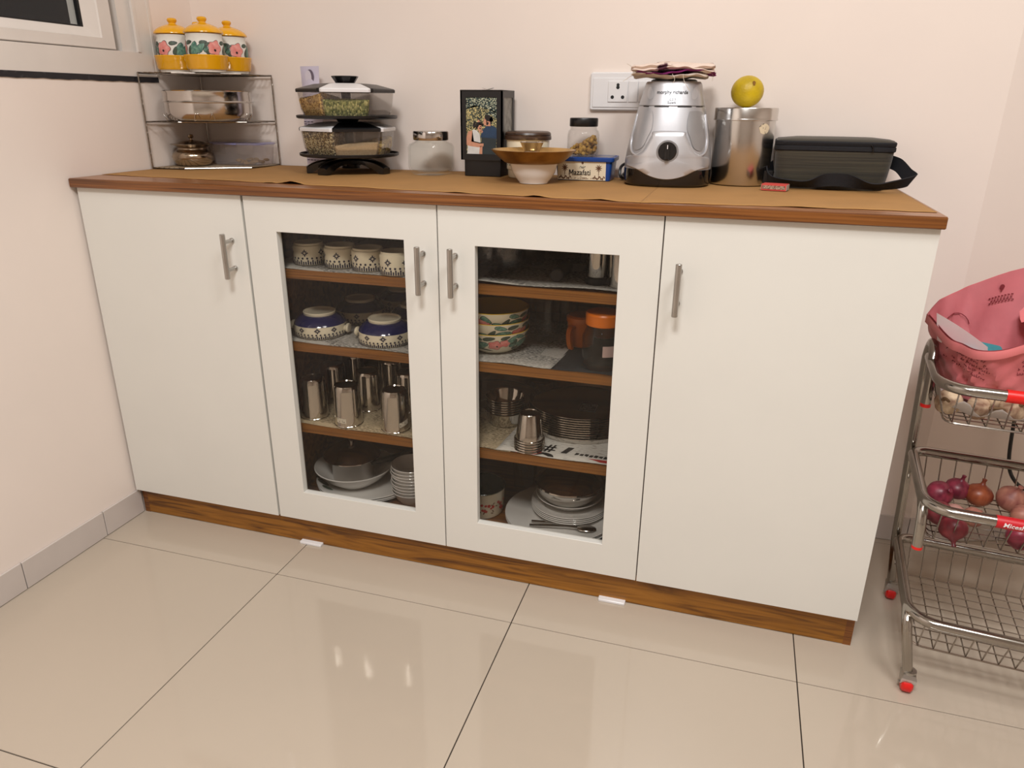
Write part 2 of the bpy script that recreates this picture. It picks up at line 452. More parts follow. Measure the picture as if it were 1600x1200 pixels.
# window with opening sash
win = struct(thing('window_1', None, None, (0, 0, 0)))
win['label'] = 'white sliding window with dark night glass above the left wall'
MB().box(-.06, .0015, WY0, WY1, WZ0, 1.195).box(-.06, .0015, .282, WY1, 1.195, WZ1).box(-.06, .0015, WY0, WY0 + .058, 1.195, WZ1) \
    .box(-.06, .0015, WY0 + .058, .282, WZ1 - .057, WZ1).build('window_frame', upvc_m, win, smooth=0)
MB().box(-.06, -.010, .2366, .282, 1.195, WZ1 - .057).build('frame_rebate', upvc_m, win, smooth=0)
MB().box(-.002, .0035, .276, .286, 1.196, WZ1 - .057).build('glazing_bead', upvc_m, win, smooth=0)
MB().box(-.001, .003, .329, .337, 1.140, WZ1).build('frame_lip', upvc_m, win, smooth=0)
MB().box(-.06, -.035, .2116, .2366, 1.195, WZ1 - .057).build('track', track_m, win, smooth=0)
sash = MB()
S0, S1, SZ0, SZ1 = WY0 + .06, .2116, 1.197, WZ1 - .06
def frame_rings(rs):
    """nested rectangles in the y/z plane: (inset, x)"""
    b = MB(); rings = []
    for ins, x in rs:
        rings.append([(x, S0 + ins, SZ0 + ins * .60), (x, S1 - ins, SZ0 + ins * .60), (x, S1 - ins, SZ1 - ins), (x, S0 + ins, SZ1 - ins)])
    return b.loft(rings, False, False)
so = frame_rings([(0, -.055), (0, -.006), (.003, -.003), (.040, -.003), (.043, -.006), (.076, -.020), (.076, -.055)]).build('sash', upvc_m, win, smooth=0)
frame_rings([(.0755, -.0195), (.0815, -.0205), (.0815, -.03)]).build('gasket', rubber_m, so, smooth=0)
MB().box(-.034, -.029, S0 + .07, S1 - .07, SZ0 + .04, SZ1 - .07).build('glass_pane', glass_m, so, smooth=0)
tr = struct(MB().grid(60, 1, lambda u, v: (.0022, -1.0 + 1.333 * u, 1.1245 + .0135 * v + (.0005 * math.sin(u * 190) + .0005 * math.sin(u * 71)) * (1 - v)))
            .box(-.05, .0021, -1.0, .333, 1.126, 1.138).build('trim_1', granite_m, smooth=0))
tr['label'] = 'thin black stone strip under the window frame'

# skirting tiles
bl = struct(MB().box(0, .002, RY0, .018, 0, .070).build('baseboard_left', grout_m, smooth=0))
y = .018; joints = [-.1145, -.355]
edges = [.018] + joints + [-.355 - .24 * k for k in range(1, 24)]
for a, b in zip(edges[:-1], edges[1:]):
    if b < RY0: break
    t = MB().rbox(.0005, .0065, b + .0012, a - .0012, 0.0015, .072 + random.uniform(-.0008, .0008), .0008, .0006, 1).build('tile', skirt_m, bl, smooth=0)
bb = struct(MB().box(1.848, STEP_X, RY1 - .002, RY1, 0, .070).build('baseboard_back', grout_m, smooth=0))
MB().box(1.849, STEP_X - .001, RY1 - .0065, RY1, .0015, .072).build('tile', skirt_m, bb, smooth=0)
for k in range(10):
    xa, xb = STEP_X + .001 + .24 * k, STEP_X + .24 * (k + 1) - .001
    MB().prism([(xa, wy(xa) - .0068), (xb, wy(xb) - .0068), (xb, wy(xb)), (xa, wy(xa))], .0015, .072).build('tile', skirt_m, bb, smooth=0)

# ------------------------------------------------------------------ the storage cabinet
DX = [.0103, .4627, .9254, 1.3835, 1.8449]
DZ0, DZ1 = .0788, .8872
cab = thing('storage_cabinet', 'long white sideboard with two glazed middle doors and a teak plinth', 'cabinet', (.927, .25, 0))
def cpart(mb, name, m, smooth=0):
    return mb.xf(lambda x, y, z: (x - .927, y - .25, z)).build(name, m, cab, smooth=smooth)
IY = .020
for sx_ in (.0085, 1.829):
    cpart(MB().box(sx_, sx_ + .016, IY, .492, .080, .888), 'side_panel', lam_m)
    cpart(MB().box(sx_, sx_ + .016, IY, .492, .0, .080), 'plinth_end', wood_edge)
for k in (1, 3):
    cpart(MB().box(DX[k] - .009, DX[k] + .009, IY, .482, .098, .870), 'partition', wood_in)
cpart(MB().box(DX[1] - .003, DX[1] + .003, IY - .004, IY, .08, .886), 'edge_strip', edge_white_m)
cpart(MB().box(.0245, 1.829, .482, .490, .08, .888), 'back_panel', wood_in)
cpart(MB().box(.0245, 1.829, IY, .482, .080, .098), 'bottom_panel', wood_in)
cpart(MB().box(.0245, 1.829, IY, .482, .870, .888), 'top_panel', wood_in)
cpart(MB().box(.0245, 1.829, IY, IY + .018, .002, .080), 'plinth', teak_m)
SH = {1: (.723, .548, .336), 2: (.723, .548, .336)}
for bay in (1,):      # one wide bay behind the pair of glazed doors
    a, b = DX[1] + .009, DX[3] - .009
    for z in SH[bay]:
        s = cpart(MB().box(a, b, .036, .482, z - .020, z), 'shelf', wood_in)
        cpart(MB().box(a, b, .030, .036, z - .021, z + .0005), 'shelf_edge', wood_shelf)
HX = [.4255, .8925, .9645, 1.4185]
OPEN = {1: (.5430, .8490, .1607, .8120), 2: (1.0070, 1.3025, .1587, .8085)}
for k in range(4):
    g0 = .0012 if k else 0
    x0, x1 = DX[k] + (.0028 if k == 1 else g0), DX[k + 1] - (.0028 if k == 0 else .0012)
    if k in OPEN:
        a, b, c, d = OPEN[k]
        rings = []
        outer = lambda y, e=0: [(x0 + e, y, DZ0 + e), (x1 - e, y, DZ0 + e), (x1 - e, y, DZ1 - e), (x0 + e, y, DZ1 - e)]
        inner = lambda y, e=0: [(a - e, y, c - e), (b + e, y, c - e), (b + e, y, d + e), (a - e, y, d + e)]
        m = MB().loft([outer(.018), outer(.0008), outer(0, .0008), inner(0, .0006), inner(.0006), inner(.018), outer(.018)], False, False)
        door = cpart(m, 'door', lam_m)
        gp = MB().box(a - .012, b + .012, .0145, .0185, c - .012, d + .012).xf(lambda x, y, z: (x - .927, y - .25, z)).build('glass_pane', pane_m, door, smooth=0)
    else:
        door = cpart(MB().box(x0, x1, .0, .018, DZ0, DZ1), 'door', lam_m)
    hx = HX[k]
    h = MB().tube([(hx, -.032, .7045), (hx, -.032, .7055), (hx, -.032, .8045), (hx, -.032, .8055)], [.0052, .006, .006, .0052], 14)
    for hz in (.7235, .7865): h.tube([(hx, .0002, hz), (hx, -.004, hz), (hx, -.0041, hz), (hx, -.032, hz)], [.0062, .0062, .0045, .0045], 12)
    h.xf(lambda x, y, z: (x - .927, y - .25, z)).build('handle', steel_dull, door)

wt = thing('worktop', 'brown wood-grain worktop on the white sideboard', 'worktop', (.925, .24, .888))
MB().box(.0035 - .925, 1.8475 - .925, -.009 - .24, .4975 - .24, .0005, .0210).build('board', wood_top, wt, smooth=0)
MB().rbox(.003 - .925, 1.848 - .925, -.0125 - .24, -.0088 - .24, .0004, .0208, .001, .0016, 2).build('edge_band', wood_edge, wt)

# brown paper, two sheets
ZP = .9112
FE = [(.007, .085), (.30, .075), (.57, .055), (.94, .03), (1.21, .008), (1.335, .0), (1.56, .028), (1.845, .045)]
def fe(x):
    for (a, p), (b, q) in zip(FE[:-1], FE[1:]):
        if x <= b: return p + (q - p) * max(0, (x - a)) / (b - a)
    return FE[-1][1]
def paper(x0, x1, dz, lifts, label, back):
    n = 110
    def fn(u, v):
        x = x0 + (x1 - x0) * u
        f = fe(x) + .0025 * math.sin(x * 37) + .0015 * math.sin(x * 111)
        b = back + .004 * math.sin(x * 23)
        y = f + (b - f) * v
        z = .9096 + dz + .0002 * math.sin(x * 19 + y * 11)
        for lx, w, h in lifts:
            if abs(x - lx) < w: z += h * (1 - abs(x - lx) / w) * max(0, 1 - v * 5) ** 2
        if v > .9: z += .001 * (v - .9) / .1 * (1 + math.sin(x * 9))
        return (x - x0, y - .25, z - .9090)
    o = MB().grid(n, 24, fn).build('paper_sheet', kraft_m, None, (x0, .25, .9090))
    so = o.modifiers.new('thickness', 'SOLIDIFY'); so.thickness = .0005; so.offset = -1
    return tag(o, label, 'paper')
paper(.005, 1.345, 0, [(.555, .035, .007), (.50, .02, .002), (1.13, .025, .004), (1.26, .04, .0025), (.96, .03, .002)], 'brown kraft paper sheet covering the worktop under the spice carousel and jars', .485)
paper(1.335, 1.842, .0006, [(1.62, .05, .0015)], 'shorter brown kraft paper sheet under the steel canister and lunch bag', .480)
# white pads under the plinth
for cx, lab in ((.541, 'small white pad under the plinth below the left glazed door'), (1.331, 'small white pad under the plinth near the right plain door')):
    tag(MB().rbox(-.031, .031, -.012, .012, 0, .0065, .003, .001, 3).build('levelling_pad', white_pl, None, (cx, .018, 0.0001)), lab, 'pad')
# ------------------------------------------------------------------ wire corner rack
wire_m = mat('dark_wire_steel', (0.42, 0.38, 0.34, 1), 0.25, 1.0, var=0.3, scale=60)
rack = thing('corner_rack', 'three-tier steel wire corner rack on the left end of the worktop', 'rack', (.12, .38, ZP))
RO = (.12, .38, ZP)
def rp(b, name, m=None): return b.xf(lambda x, y, z: (x - RO[0], y - RO[1], z - RO[2])).build(name, m or wire_m, rack)
SHELF = [(.008, .255), (.10, .268), (.238, .362), (.243, .489), (.010, .490)]
RZS = (.9128, 1.0285, 1.1465)
for px_, py_ in (SHELF[0], SHELF[3], SHELF[4]):
    rp(MB().tube([(px_, py_, ZP), (px_, py_, RZS[2] + .001)], .0021, 8), 'post')
    rp(MB().tube([(px_ + .0012 * math.cos(k * .9), py_ + .0012 * math.sin(k * .9), ZP + .004 + k * .0025) for k in range(92)], .0012, 5), 'twist_wire')
def inside_span(x):
    """front edge y of the shelf at x"""
    pts = SHELF[:3]
    for (a, p), (b, q) in zip(pts[:-1], pts[1:]):
        if a <= x <= b: return p + (q - p) * (x - a) / (b - a)
    return SHELF[2][1]
for z in RZS:
    rp(MB().tube([(x, y, z) for x, y in SHELF], .0022, 8, closed=True), 'shelf_rim')
    g = MB()
    for k in range(1, 16):
        x = .010 + .233 * k / 16; g.tube([(x, inside_span(x), z + .0012), (x, .4895, z + .0012)], .0011, 5)
    for k in range(1, 7):
        y = .27 + .22 * k / 7
        xe = .238 if y > .362 else .10 + (.138) * max(0, (y - .268)) / .094
        g.tube([(.009, y, z - .0012), (xe, y, z - .0012)], .0012, 5)
    rp(g, 'shelf_wires')
rp(MB().prism([(x * .985 + .002, y * .985 + .006) for x, y in SHELF], RZS[0] + .0005, RZS[0] + .0015), 'base_sheet', mat('pale_liner_sheet', rgb(196, 172, 140), 0.5, var=.1))

# ------------------------------------------------------------------ flowered yellow-lidded jars in a clover tray
JZ = 1.1500
JC = [(.056, .350), (.158, .337), (.156, .438), (.054, .448)]
tray = thing('clover_tray', 'yellow ceramic four-lobed tray holding the flowered jars on the top rack shelf', 'tray', (.110, .393, JZ))
def lobes(r, cx=.110, cy=.393):
    pts = []
    for i in range(96):
        a = 2 * PI * i / 96; best = 0
        for jx, jy in JC:
            dx, dy = jx - cx, jy - cy; d = math.hypot(dx, dy); b = dx * math.cos(a) + dy * math.sin(a)
            q = r * r - d * d + b * b
            if q > 0: best = max(best, b + math.sqrt(q))
        pts.append((best * math.cos(a), best * math.sin(a)))
    return pts
ring = lambda r, z: [(x, y, z) for x, y in lobes(r)]
MB().loft([ring(.0475, .006), ring(.050, .010), ring(.0535, .036), ring(.0548, .038), ring(.0545, .040), ring(.052, .0395), ring(.048, .012)], True, True).build('tray_body', yellow_cer, tray)
MB().loft([ring(.043, 0), ring(.044, .006)]).build('foot', white_cer, tray)
JB = [(0, 0), (.036, 0), (.040, .004), (.0435, .014), (.0455, .030), (.0462, .045), (.0445, .062), (.0425, .070), (.044, .074), (.0442, .077), (.040, .079), (.039, .060)]
JL = [(0.0475, .0785), (.0488, .080), (.0482, .083), (.043, .089), (.033, .0955), (.020, .1005), (.0095, .1035), (.0085, .106), (.0112, .1095), (.0122, .113), (.0105, .1165), (.006, .118), (0, .1185)]
jar0 = None
JLAB = ['yellow-lidded flowered jar at the left of the clover tray, pink blossom facing out', 'yellow-lidded flowered jar at the front middle of the clover tray',
        'yellow-lidded flowered jar at the right of the clover tray', 'yellow-lidded jar at the back of the clover tray, only its lid showing']
for k, (jx, jy) in enumerate(JC):
    if jar0 is None:
        jar0 = thing('ceramic_jar', JLAB[0], 'jar', (jx, jy, JZ + .0125), 0, 'flowered jars with yellow lids')
        MB().lathe(JB).build('jar_body', white_cer, jar0)
        lid = MB().lathe(JL).lathe([(.0475, .0785), (0, .0785)]).build('lid', yellow_cer, jar0)
        R = prof_radius(JB[1:8])
        pk, lf, dk, ik = MB(), MB(), MB(), MB()
        for rep in range(3):
            off = rep * .0945
            f1, f2 = on_round(R, .0004), on_round(R, .0008)
            ik.patch(blossom(off, .043, .0202), f1); pk.patch(blossom(off, .043, .0190), f2); 
            for (lx, ly, L, W, a, c) in ((.026, .056, .020, .008, .1, dk), (.030, .038, .020, .009, 1.2, dk), (.042, .040, .036, .020, 1.35, lf), (.059, .043, .030, .015, .8, lf),
                                         (.066, .056, .018, .007, .1, dk), (.074, .038, .022, .008, 1.9, dk), (-.022, .040, .014, .008, 1.0, lf), (-.018, .052, .012, .006, .4, dk)):
                ik.patch(leaf(off + lx, ly, L + .0022, W + .0022, a), f1); c.patch(leaf(off + lx, ly, L, W, a), f2)
            ik.patch(circle(off, .038, .003), on_round(R, .0011))
        for b, nm, mm in ((ik, 'outline_print', ink_m), (pk, 'blossom_print', pink_print), (lf, 'leaf_print', leaf_print), (dk, 'dark_leaf_print', leafdk_print)):
            tag(b.build(nm, mm, jar0), None, None, None, 'stuff')
        jar0.rotation_euler = (0, 0, TO_CAM - .25)
    else:
        dup(jar0, (jx, jy, JZ + .0125), TO_CAM - (.25, 1.15, 1.3, .3)[k], JLAB[k])

# ------------------------------------------------------------------ round steel spice box with wire cradle
mb_ = thing('round_steel_box', 'round lidded stainless steel box on the middle rack shelf', 'box', (.126, .362, RZS[1] + .0030))
MB().lathe([(0, 0), (.092, 0), (.098, .002), (.107, .010), (.1100, .020), (.1105, .046)], n=64).build('body', steel_m, mb_)
MB().lathe([(.1125, .044), (.1135, .0455), (.1135, .047), (.1115, .049), (.1108, .068), (.112, .0705), (.1118, .0725), (.108, .0745), (.102, .0725), (.098, .0735), (0, .0745)], n=64).build('lid', steel_m, mb_)
MB().tube([(.1140 * math.cos(t), .1140 * math.sin(t), .0462) for t in (2 * PI * i / 48 for i in range(48))], .0011, 6, True).build('bead', steel_dull, mb_)
w = MB()
for a0 in (-2.3, -1.2, -.85, .2, 1.4, 2.6):
    c, s = math.cos(a0), math.sin(a0)
    pts = []
    for i in range(15):
        t = i / 14; a = a0 + .12 * (t - .5); rr = .106 + .010 * math.sin(t * PI); z = .001 + .017 * math.sin(t * PI)
        pts.append((rr * math.cos(a), rr * math.sin(a), z))
    w.tube(pts, .0009, 5)
tag(w.build('wire_feet', steel_m, mb_), None, None, None, 'stuff')

# ------------------------------------------------------------------ little lidded pot and clip-lid container on the bottom shelf
pot = thing('lidded_pot', 'small tarnished steel pot with knobbed lid on the bottom rack shelf', 'pot', (.062, .352, RZS[0] + .0016))
MB().lathe([(0, 0), (.036, 0), (.044, .004), (.052, .014), (.0545, .024), (.051, .034), (.043, .040), (.038, .043), (.037, .047), (.044, .052), (.0475, .0545), (.046, .0555), (.036, .052)], n=40).build('body', copper_m, pot)
MB().lathe([(.052, .0548), (.0545, .0562), (.054, .0572), (.035, .0600), (.030, .0625), (.018, .0650), (.006, .0662), (.0036, .068), (.0036, .0705), (.0065, .0725), (.0080, .0765), (.0065, .0805), (0, .0825)], n=40).build('lid', copper_m, pot)
con = thing('plastic_container', 'clear plastic container with lilac clip lid beside the small pot', 'container', (.162, .436, RZS[0] + .0016))
MB().loft([[(x, y, z) for x, y in rrect(0, 0, w_, d_, r_, 5)] for w_, d_, r_, z in ((.150, .078, .018, .001), (.154, .082, .02, .004), (.166, .090, .022, .056))], True, False) \
    .loft([[(x, y, z) for x, y in rrect(0, 0, w_, d_, r_, 5)] for w_, d_, r_, z in ((.163, .087, .021, .056), (.150, .078, .018, .003))], False, True).build('tub', plastic_cloudy, con)
l_ = MB().rbox(-.090, .090, -.050, .050, .056, .062, .022, .002, 5).rbox(-.078, .078, -.038, .038, .0615, .066, .018, .0015, 5).build('lid', plastic_clear, con)
MB().loft([[(x, y, z) for x, y in rrect(0, 0, w_, d_, .021, 5)] for w_, d_, z in ((.170, .092, .0545), (.172, .094, .0585), (.168, .090, .0595))], False, False).build('lilac_seal', lilac_lid, l_)
for (cx, cy, w_, d_) in ((-.045, -.0515, .052, .0025), (.045, -.0515, .052, .0025), (.0915, 0, .0025, .045), (-.0915, 0, .0025, .045)):
    MB().rbox(cx - w_ / 2, cx + w_ / 2, cy - d_ / 2, cy + d_ / 2, .030, .060, .001, .001, 2).build('clip', plastic_clear, l_)
MB().box(-.018, .018, -.0524, -.0514, .0555, .0585).build('lilac_tab', lilac_lid, l_)
cb = MB()
for i in range(26): cb.ball((.025 + random.gauss(0, .017), random.uniform(-.030, .02), .006 + random.uniform(0, .010)), .006, 8, 5, (1.5, 1, .7), .15)
tag(cb.build('nuggets', mat('brown_nuggets', rgb(150, 116, 62), .7, var=.4, scale=80), con), None, None, None, 'stuff')

# ------------------------------------------------------------------ pale pouch behind the spice carousel
lil_m = mat('pale_lilac_film', rgb(206, 198, 214), 0.4, var=.05, scale=12)
pk = thing('refill_pouch', 'pale lilac pouch with a cut-out handle behind the spice carousel', 'pouch', (.3790, .4600, ZP), math.radians(-8))
def pouch(u, v, sgn):
    w = .031 + .002 * math.sin(v * 6); x = (u - .5) * 2 * w
    t = .011 * (1 - (2 * u - 1) ** 2) * max(0.0, min(1, (1 - v) * 3.2)) * min(1, .25 + v * 4) + .0006
    return (x + .003 * v, sgn * t, .258 * v)
pb = MB().grid(10, 24, lambda u, v: pouch(u, v, -1)).grid(10, 24, lambda u, v: pouch(u, v, 1))
for e in (0.0, 1.0): pb.grid(1, 24, lambda u, v: pouch(e, v, 1 if u > .5 else -1))
pb.grid(10, 1, lambda u, v: pouch(u, 1.0, 1 if v > .5 else -1)).grid(10, 1, lambda u, v: pouch(u, 0.0, 1 if v > .5 else -1))
pbo = pb.build('film', lil_m, pk)
ell = lambda cx, cz, a, b: [(cx + a * math.cos(2 * PI * i / 24), cz + b * math.sin(2 * PI * i / 24)) for i in range(24)]
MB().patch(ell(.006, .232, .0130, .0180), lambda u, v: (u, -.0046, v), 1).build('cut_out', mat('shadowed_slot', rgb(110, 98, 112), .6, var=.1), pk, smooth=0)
MB().patch(ell(.0005, .2315, .0105, .0165), lambda u, v: (u, -.0050, v), 1).build('folded_tab', mat('pale_tab', rgb(214, 206, 216), .4, var=.04), pk, smooth=0)
tb = MB()
for i, (zz, n_) in enumerate(((.118, 3), (.112, 4), (.106, 3), (.040, 4), (.033, 3), (.026, 2), (.019, 4))):
    for q in range(n_): tb.patch(rect(-.020 + q * .011, -.020 + q * .011 + .0085, zz, zz + .0024), lambda u, v: (u, -.0125, v), 1)
tag(tb.build('small_print', mat('faded_print', rgb(70, 62, 84), .6, var=.1), pk), None, None, None, 'stuff')

# ------------------------------------------------------------------ spice carousel
SC = (.535, .368)
car = thing('spice_carousel', 'black two-tier revolving spice carousel on curved legs', 'spice rack', (SC[0], SC[1], ZP))
z0 = ZP
plate = lambda z: MB().lathe([(0, z), (.121, z), (.1255, z + .002), (.126, z + .0075), (.1235, z + .0085), (.122, z + .003), (.03, z + .003), (0, z + .003)], n=48)
plate(.0405).build('tray_plate', black_pl, car); plate(.1305).build('tray_plate', black_pl, car)
MB().lathe([(0, .010), (.024, .010), (.020, .020), (.017, .041), (0, .041)], n=24).build('stem', black_pl, car)
MB().lathe([(0, .043), (.012, .043), (.012, .112), (.020, .116), (.030, .131), (0, .131)], n=24).build('hub', black_pl, car)
MB().lathe([(0, .133), (.012, .133), (.012, .205), (.019, .208), (.0235, .214), (.0335, .2285), (.0335, .2300), (.030, .2305), (0, .2290)], n=10).build('top_knob', black_pl, car, smooth=20)
for a in (-2.55, -1.75, -.15, 1.4):
    c, s = math.cos(a), math.sin(a); rings = []
    for t in range(9):
        u = t / 8; r = .012 + .100 * u; top = .034 - .002 * u - .016 * u ** 4; bot = max(0.0, .016 * (1 - u) + (.016 * (1 - ((u - .5) / .5) ** 2) if u > .0 else 0) - .012 * u)
        if t == 8: bot = 0
        hw = .021 - .007 * u
        rings.append([(r * c - s * w_, r * s + c * w_, z) for w_, z in ((-hw, bot), (hw, bot), (hw, top - .003), (hw * .6, top), (-hw * .6, top), (-hw, top - .003))])
    MB().loft(rings).build('leg', black_gl, car)
coriander = grain_mat('coriander_seeds', rgb(120, 84, 36), rgb(190, 150, 84), rgb(214, 180, 112), 240)
fennel = grain_mat('fennel_seeds', rgb(84, 88, 34), rgb(136, 136, 70), rgb(184, 174, 110), 300, stretch=(1, 1, .5))
mixed = grain_mat('mixed_seeds', rgb(60, 46, 26), rgb(128, 104, 62), rgb(206, 190, 146), 280, stretch=(.6, 1.2, 1))
semolina = grain_mat('fine_grain', rgb(204, 168, 120), rgb(216, 182, 136), rgb(228, 198, 154), 900)
dried = grain_mat('dried_bits', rgb(116, 84, 36), rgb(180, 146, 74), rgb(214, 190, 120), 120)
def wedge(r0, r1, z, h=30, ease=.006):
    """plan of one sixth of the ring, outline of a wedge box facing +x"""
    t = math.tan(math.radians(h))
    a, b = r0 * t - .0012, r1 * t - .0012
    return [(r0, -a, z), (r1 - ease, -b + .001, z), (r1, -b + ease, z), (r1, b - ease, z), (r1 - ease, b - .001, z), (r0, a, z)]
def spice_box(ang, z, lidm, fill, level, slope, label, lab_group=None):
    t = thing('spice_container', label, 'spice jar', (SC[0], SC[1], z0 + z), ang, lab_group)
    H = .062
    MB().loft([wedge(.024, .094, 0), wedge(.021, .101, .018), wedge(.020, .106, H)], True, False).loft([wedge(.022, .1045, H), wedge(.0225, .0995, .018), wedge(.0255, .0925, .0015)], False, True).build('clear_box', plastic_clear, t, smooth=0)
    MB().loft([wedge(.019, .1085, H - .004), wedge(.019, .109, H + .002), wedge(.019, .107, H + .0045), wedge(.026, .070, H + .015), wedge(.028, .050, H + .017)]).build('lid', lidm, t, smooth=25)
    if fill:
        base = wedge(.027, .0915, .002); k = level / .062
        top = [(x, y, level + slope * (y / .055) + .0035 * math.sin(i * 2.1)) for i, (x, y, _) in enumerate(wedge(.0245, .0925 + .011 * min(1, level / .05), 0))]
        f = MB().loft([base, [(x * .998, y * .97, zz) for x, y, zz in wedge(.026, .0985, min(.018, level * .6))], top], True, False)
        cx_ = .065; n_ = len(top); o_ = len(f.v)
        f.add(top + [(cx_, slope * .0, level + .006)], [(i, (i + 1) % n_, n_) for i in range(n_)])
        f.build('filling', fill, t, smooth=25)
    return t
blid, wlid = black_pl, white_pl
A1, A2 = math.radians(-62), math.radians(-50)
D60 = math.radians(60)
spice_box(A1, .1340, wlid, fennel, .038, .000, 'clear spice container of green fennel seeds, white lid, upper carousel tier')
spice_box(A1 - D60, .1340, blid, coriander, .048, .006, 'clear spice container of golden coriander seeds, black lid, upper carousel tier')
spice_box(A1 + D60, .1340, blid, None, 0, 0, 'empty clear spice container with black lid, right side of upper carousel tier')
for k in (2, 3, 4):
    spice_box(A1 + D60 * k, .1340, (wlid, blid)[k % 2], None, 0, 0, ('rear right', 'rear middle', 'rear left')[k - 2] + ' empty clear spice container on the upper carousel tier', 'rear spice containers, upper tier')
spice_box(A2, .0440, blid, semolina, .026, .004, 'clear spice container of pale fine grain, black lid, lower carousel tier')
spice_box(A2 - D60, .0440, wlid, mixed, .057, .0, 'clear spice container full of brown mixed seeds, white lid, lower carousel tier')
spice_box(A2 + D60, .0440, wlid, dried, .032, .010, 'clear spice container of yellow dried bits, white lid, lower carousel tier')
for k in (2, 3, 4):
    spice_box(A2 + D60 * k, .0440, (blid, wlid)[k % 2], None, 0, 0, ('rear right', 'rear middle', 'rear left')[k - 2] + ' empty clear spice container on the lower carousel tier', 'rear spice containers, lower tier')

# ------------------------------------------------------------------ square glass jar
sj = thing('square_glass_jar', 'empty square glass jar with shiny steel lid beside the photo lantern', 'jar', (.7580, .3780, ZP), math.radians(-14))
sq = lambda w_, z, r=.014: [(x, y, z) for x, y in rrect(0, 0, w_, w_, r, 5)]
MB().loft([sq(.066, 0), sq(.074, .002), sq(.086, .012, .013), sq(.089, .020, .012), sq(.089, .066, .012), sq(.085, .074, .016), sq(.076, .080, .034), sq(.074, .086, .036)], True, False) \
    .loft([sq(.068, .086, .033), sq(.070, .080, .032), sq(.079, .072, .012), sq(.083, .064, .010), sq(.083, .022, .010), sq(.078, .013, .010), sq(.062, .008)], False, True).build('glass_body', glass_m, sj)
MB().lathe([(.038, .083), (.0435, .083), (.0442, .0845), (.0442, .1015), (.0425, .104), (.040, .1045), (0, .1045)], n=48).build('lid', steel_m, sj)

# ------------------------------------------------------------------ photo lantern
pl = thing('photo_lantern', 'black box lantern framing a couple photograph', 'photo frame', (.8935, .4210, ZP))
fx, fy, fz0, fz1 = .0535, .0490, .0385, .1985
MB().rbox(-.047, .047, -.043, .043, 0, .040, .002, .001, 2).build('base', black_pl, pl)
MB().rbox(-fx + .003, fx - .003, -fy + .003, fy - .003, fz0, fz1 - .002, .002, .001, 2).build('inner_box', rubber_m, pl)
fr_ = MB()
def face_frame(b, w, place, m=.0145):
    o_ = [(-w, fz0), (w, fz0), (w, fz1), (-w, fz1)]; i_ = [(-w + m, fz0 + m), (w - m, fz0 + m), (w - m, fz1 - m - .001), (-w + m, fz1 - m - .001)]
    rings = [[place(u, v, d) for u, v in q] for q, d in ((o_, -.004), (o_, 0), (i_, 0), (i_, -.003))]
    b.loft(rings, False, False)
    return b
face_frame(fr_, fx, lambda u, v, d: (u, -fy - d * 1, v)); face_frame(fr_, fx, lambda u, v, d: (u, fy + d, v))
face_frame(fr_, fy, lambda u, v, d: (fx + d, u, v)); face_frame(fr_, fy, lambda u, v, d: (-fx - d, u, v))
fr_.build('frame', black_pl, pl, smooth=0)
MB().rbox(-fx - .0008, fx + .0008, -fy - .0008, fy + .0008, fz1 - .002, fz1 + .001, .002, .0008, 2).build('top_cap', black_pl, pl)
MB().loft([[(x, y, fz1 + z) for x, y in ((-.013, -.004), (.0, -.007), (.014, -.003), (.010, .006), (-.008, .006))] for z in (.001, .002)]).grid(4, 2, lambda u, v: (-.014 + .029 * u, -.006 + .013 * v, fz1 + .0025 + .007 * abs(u - .5))).build('top_ornament', brown_print, pl)
# the printed photograph, flat print built from shapes
foliage = grain_mat('photo_foliage_print', rgb(34, 48, 44), rgb(126, 128, 100), rgb(226, 206, 140), 420, 0.4)
foliage2 = grain_mat('photo_dark_foliage_print', rgb(22, 34, 36), rgb(52, 76, 74), rgb(206, 210, 180), 420, 0.4)
skin_p = mat('photo_skin_print', rgb(204, 146, 118), .4, var=.12, scale=120)
hair_p = mat('photo_hair_print', rgb(26, 20, 22), .4, var=.1)
blue_p = mat('photo_blue_shirt_print', rgb(34, 62, 92), .4, var=.25, scale=60)
dress_p = mat('photo_white_dress_print', rgb(216, 214, 210), .4, var=.12, scale=60)
trouser_p = mat('photo_dark_trouser_print', rgb(40, 52, 56), .4, var=.2)
x0_, x1_, z0_, z1_ = -fx + .0145, fx - .0145, fz0 + .0145, fz1 - .0155
PW, PH = x1_ - x0_, z1_ - z0_
ph = MB().box(x0_ - .002, x1_ + .002, -fy + .0016, -fy + .0030, z0_ - .002, z1_ + .002).build('photo_print', foliage, pl, smooth=0)
def pp(m, polys, d, name):
    b = MB()
    for poly in polys:
        b.patch([(x0_ + PW * max(0, min(1, u)), z0_ + PH * max(0, min(1, v))) for u, v in poly], lambda x, z: (x, -fy + .0016 - d, z), 2)
    b.build(name, m, ph, smooth=0)
pp(foliage2, [[(0, .80), (.25, .86), (.5, .82), (.8, .78), (1, .72), (1, 1), (0, 1)], [(.62, .66), (.8, .7), (1, .62), (1, .74), (.8, .8)]], .0001, 'dark_foliage')
pp(trouser_p, [[(.48, 0), (.95, 0), (1, .34), (.50, .36)]], .0002, 'trousers')
pp(blue_p, [[(.46, .30), (1, .28), (1, .46), (.86, .51), (.66, .50), (.52, .42)]], .0003, 'blue_shirt')
pp(dress_p, [[(.02, 0), (.45, 0), (.46, .22), (.44, .36), (.34, .42), (.22, .44), (.14, .33), (.05, .2)]], .0004, 'white_dress')
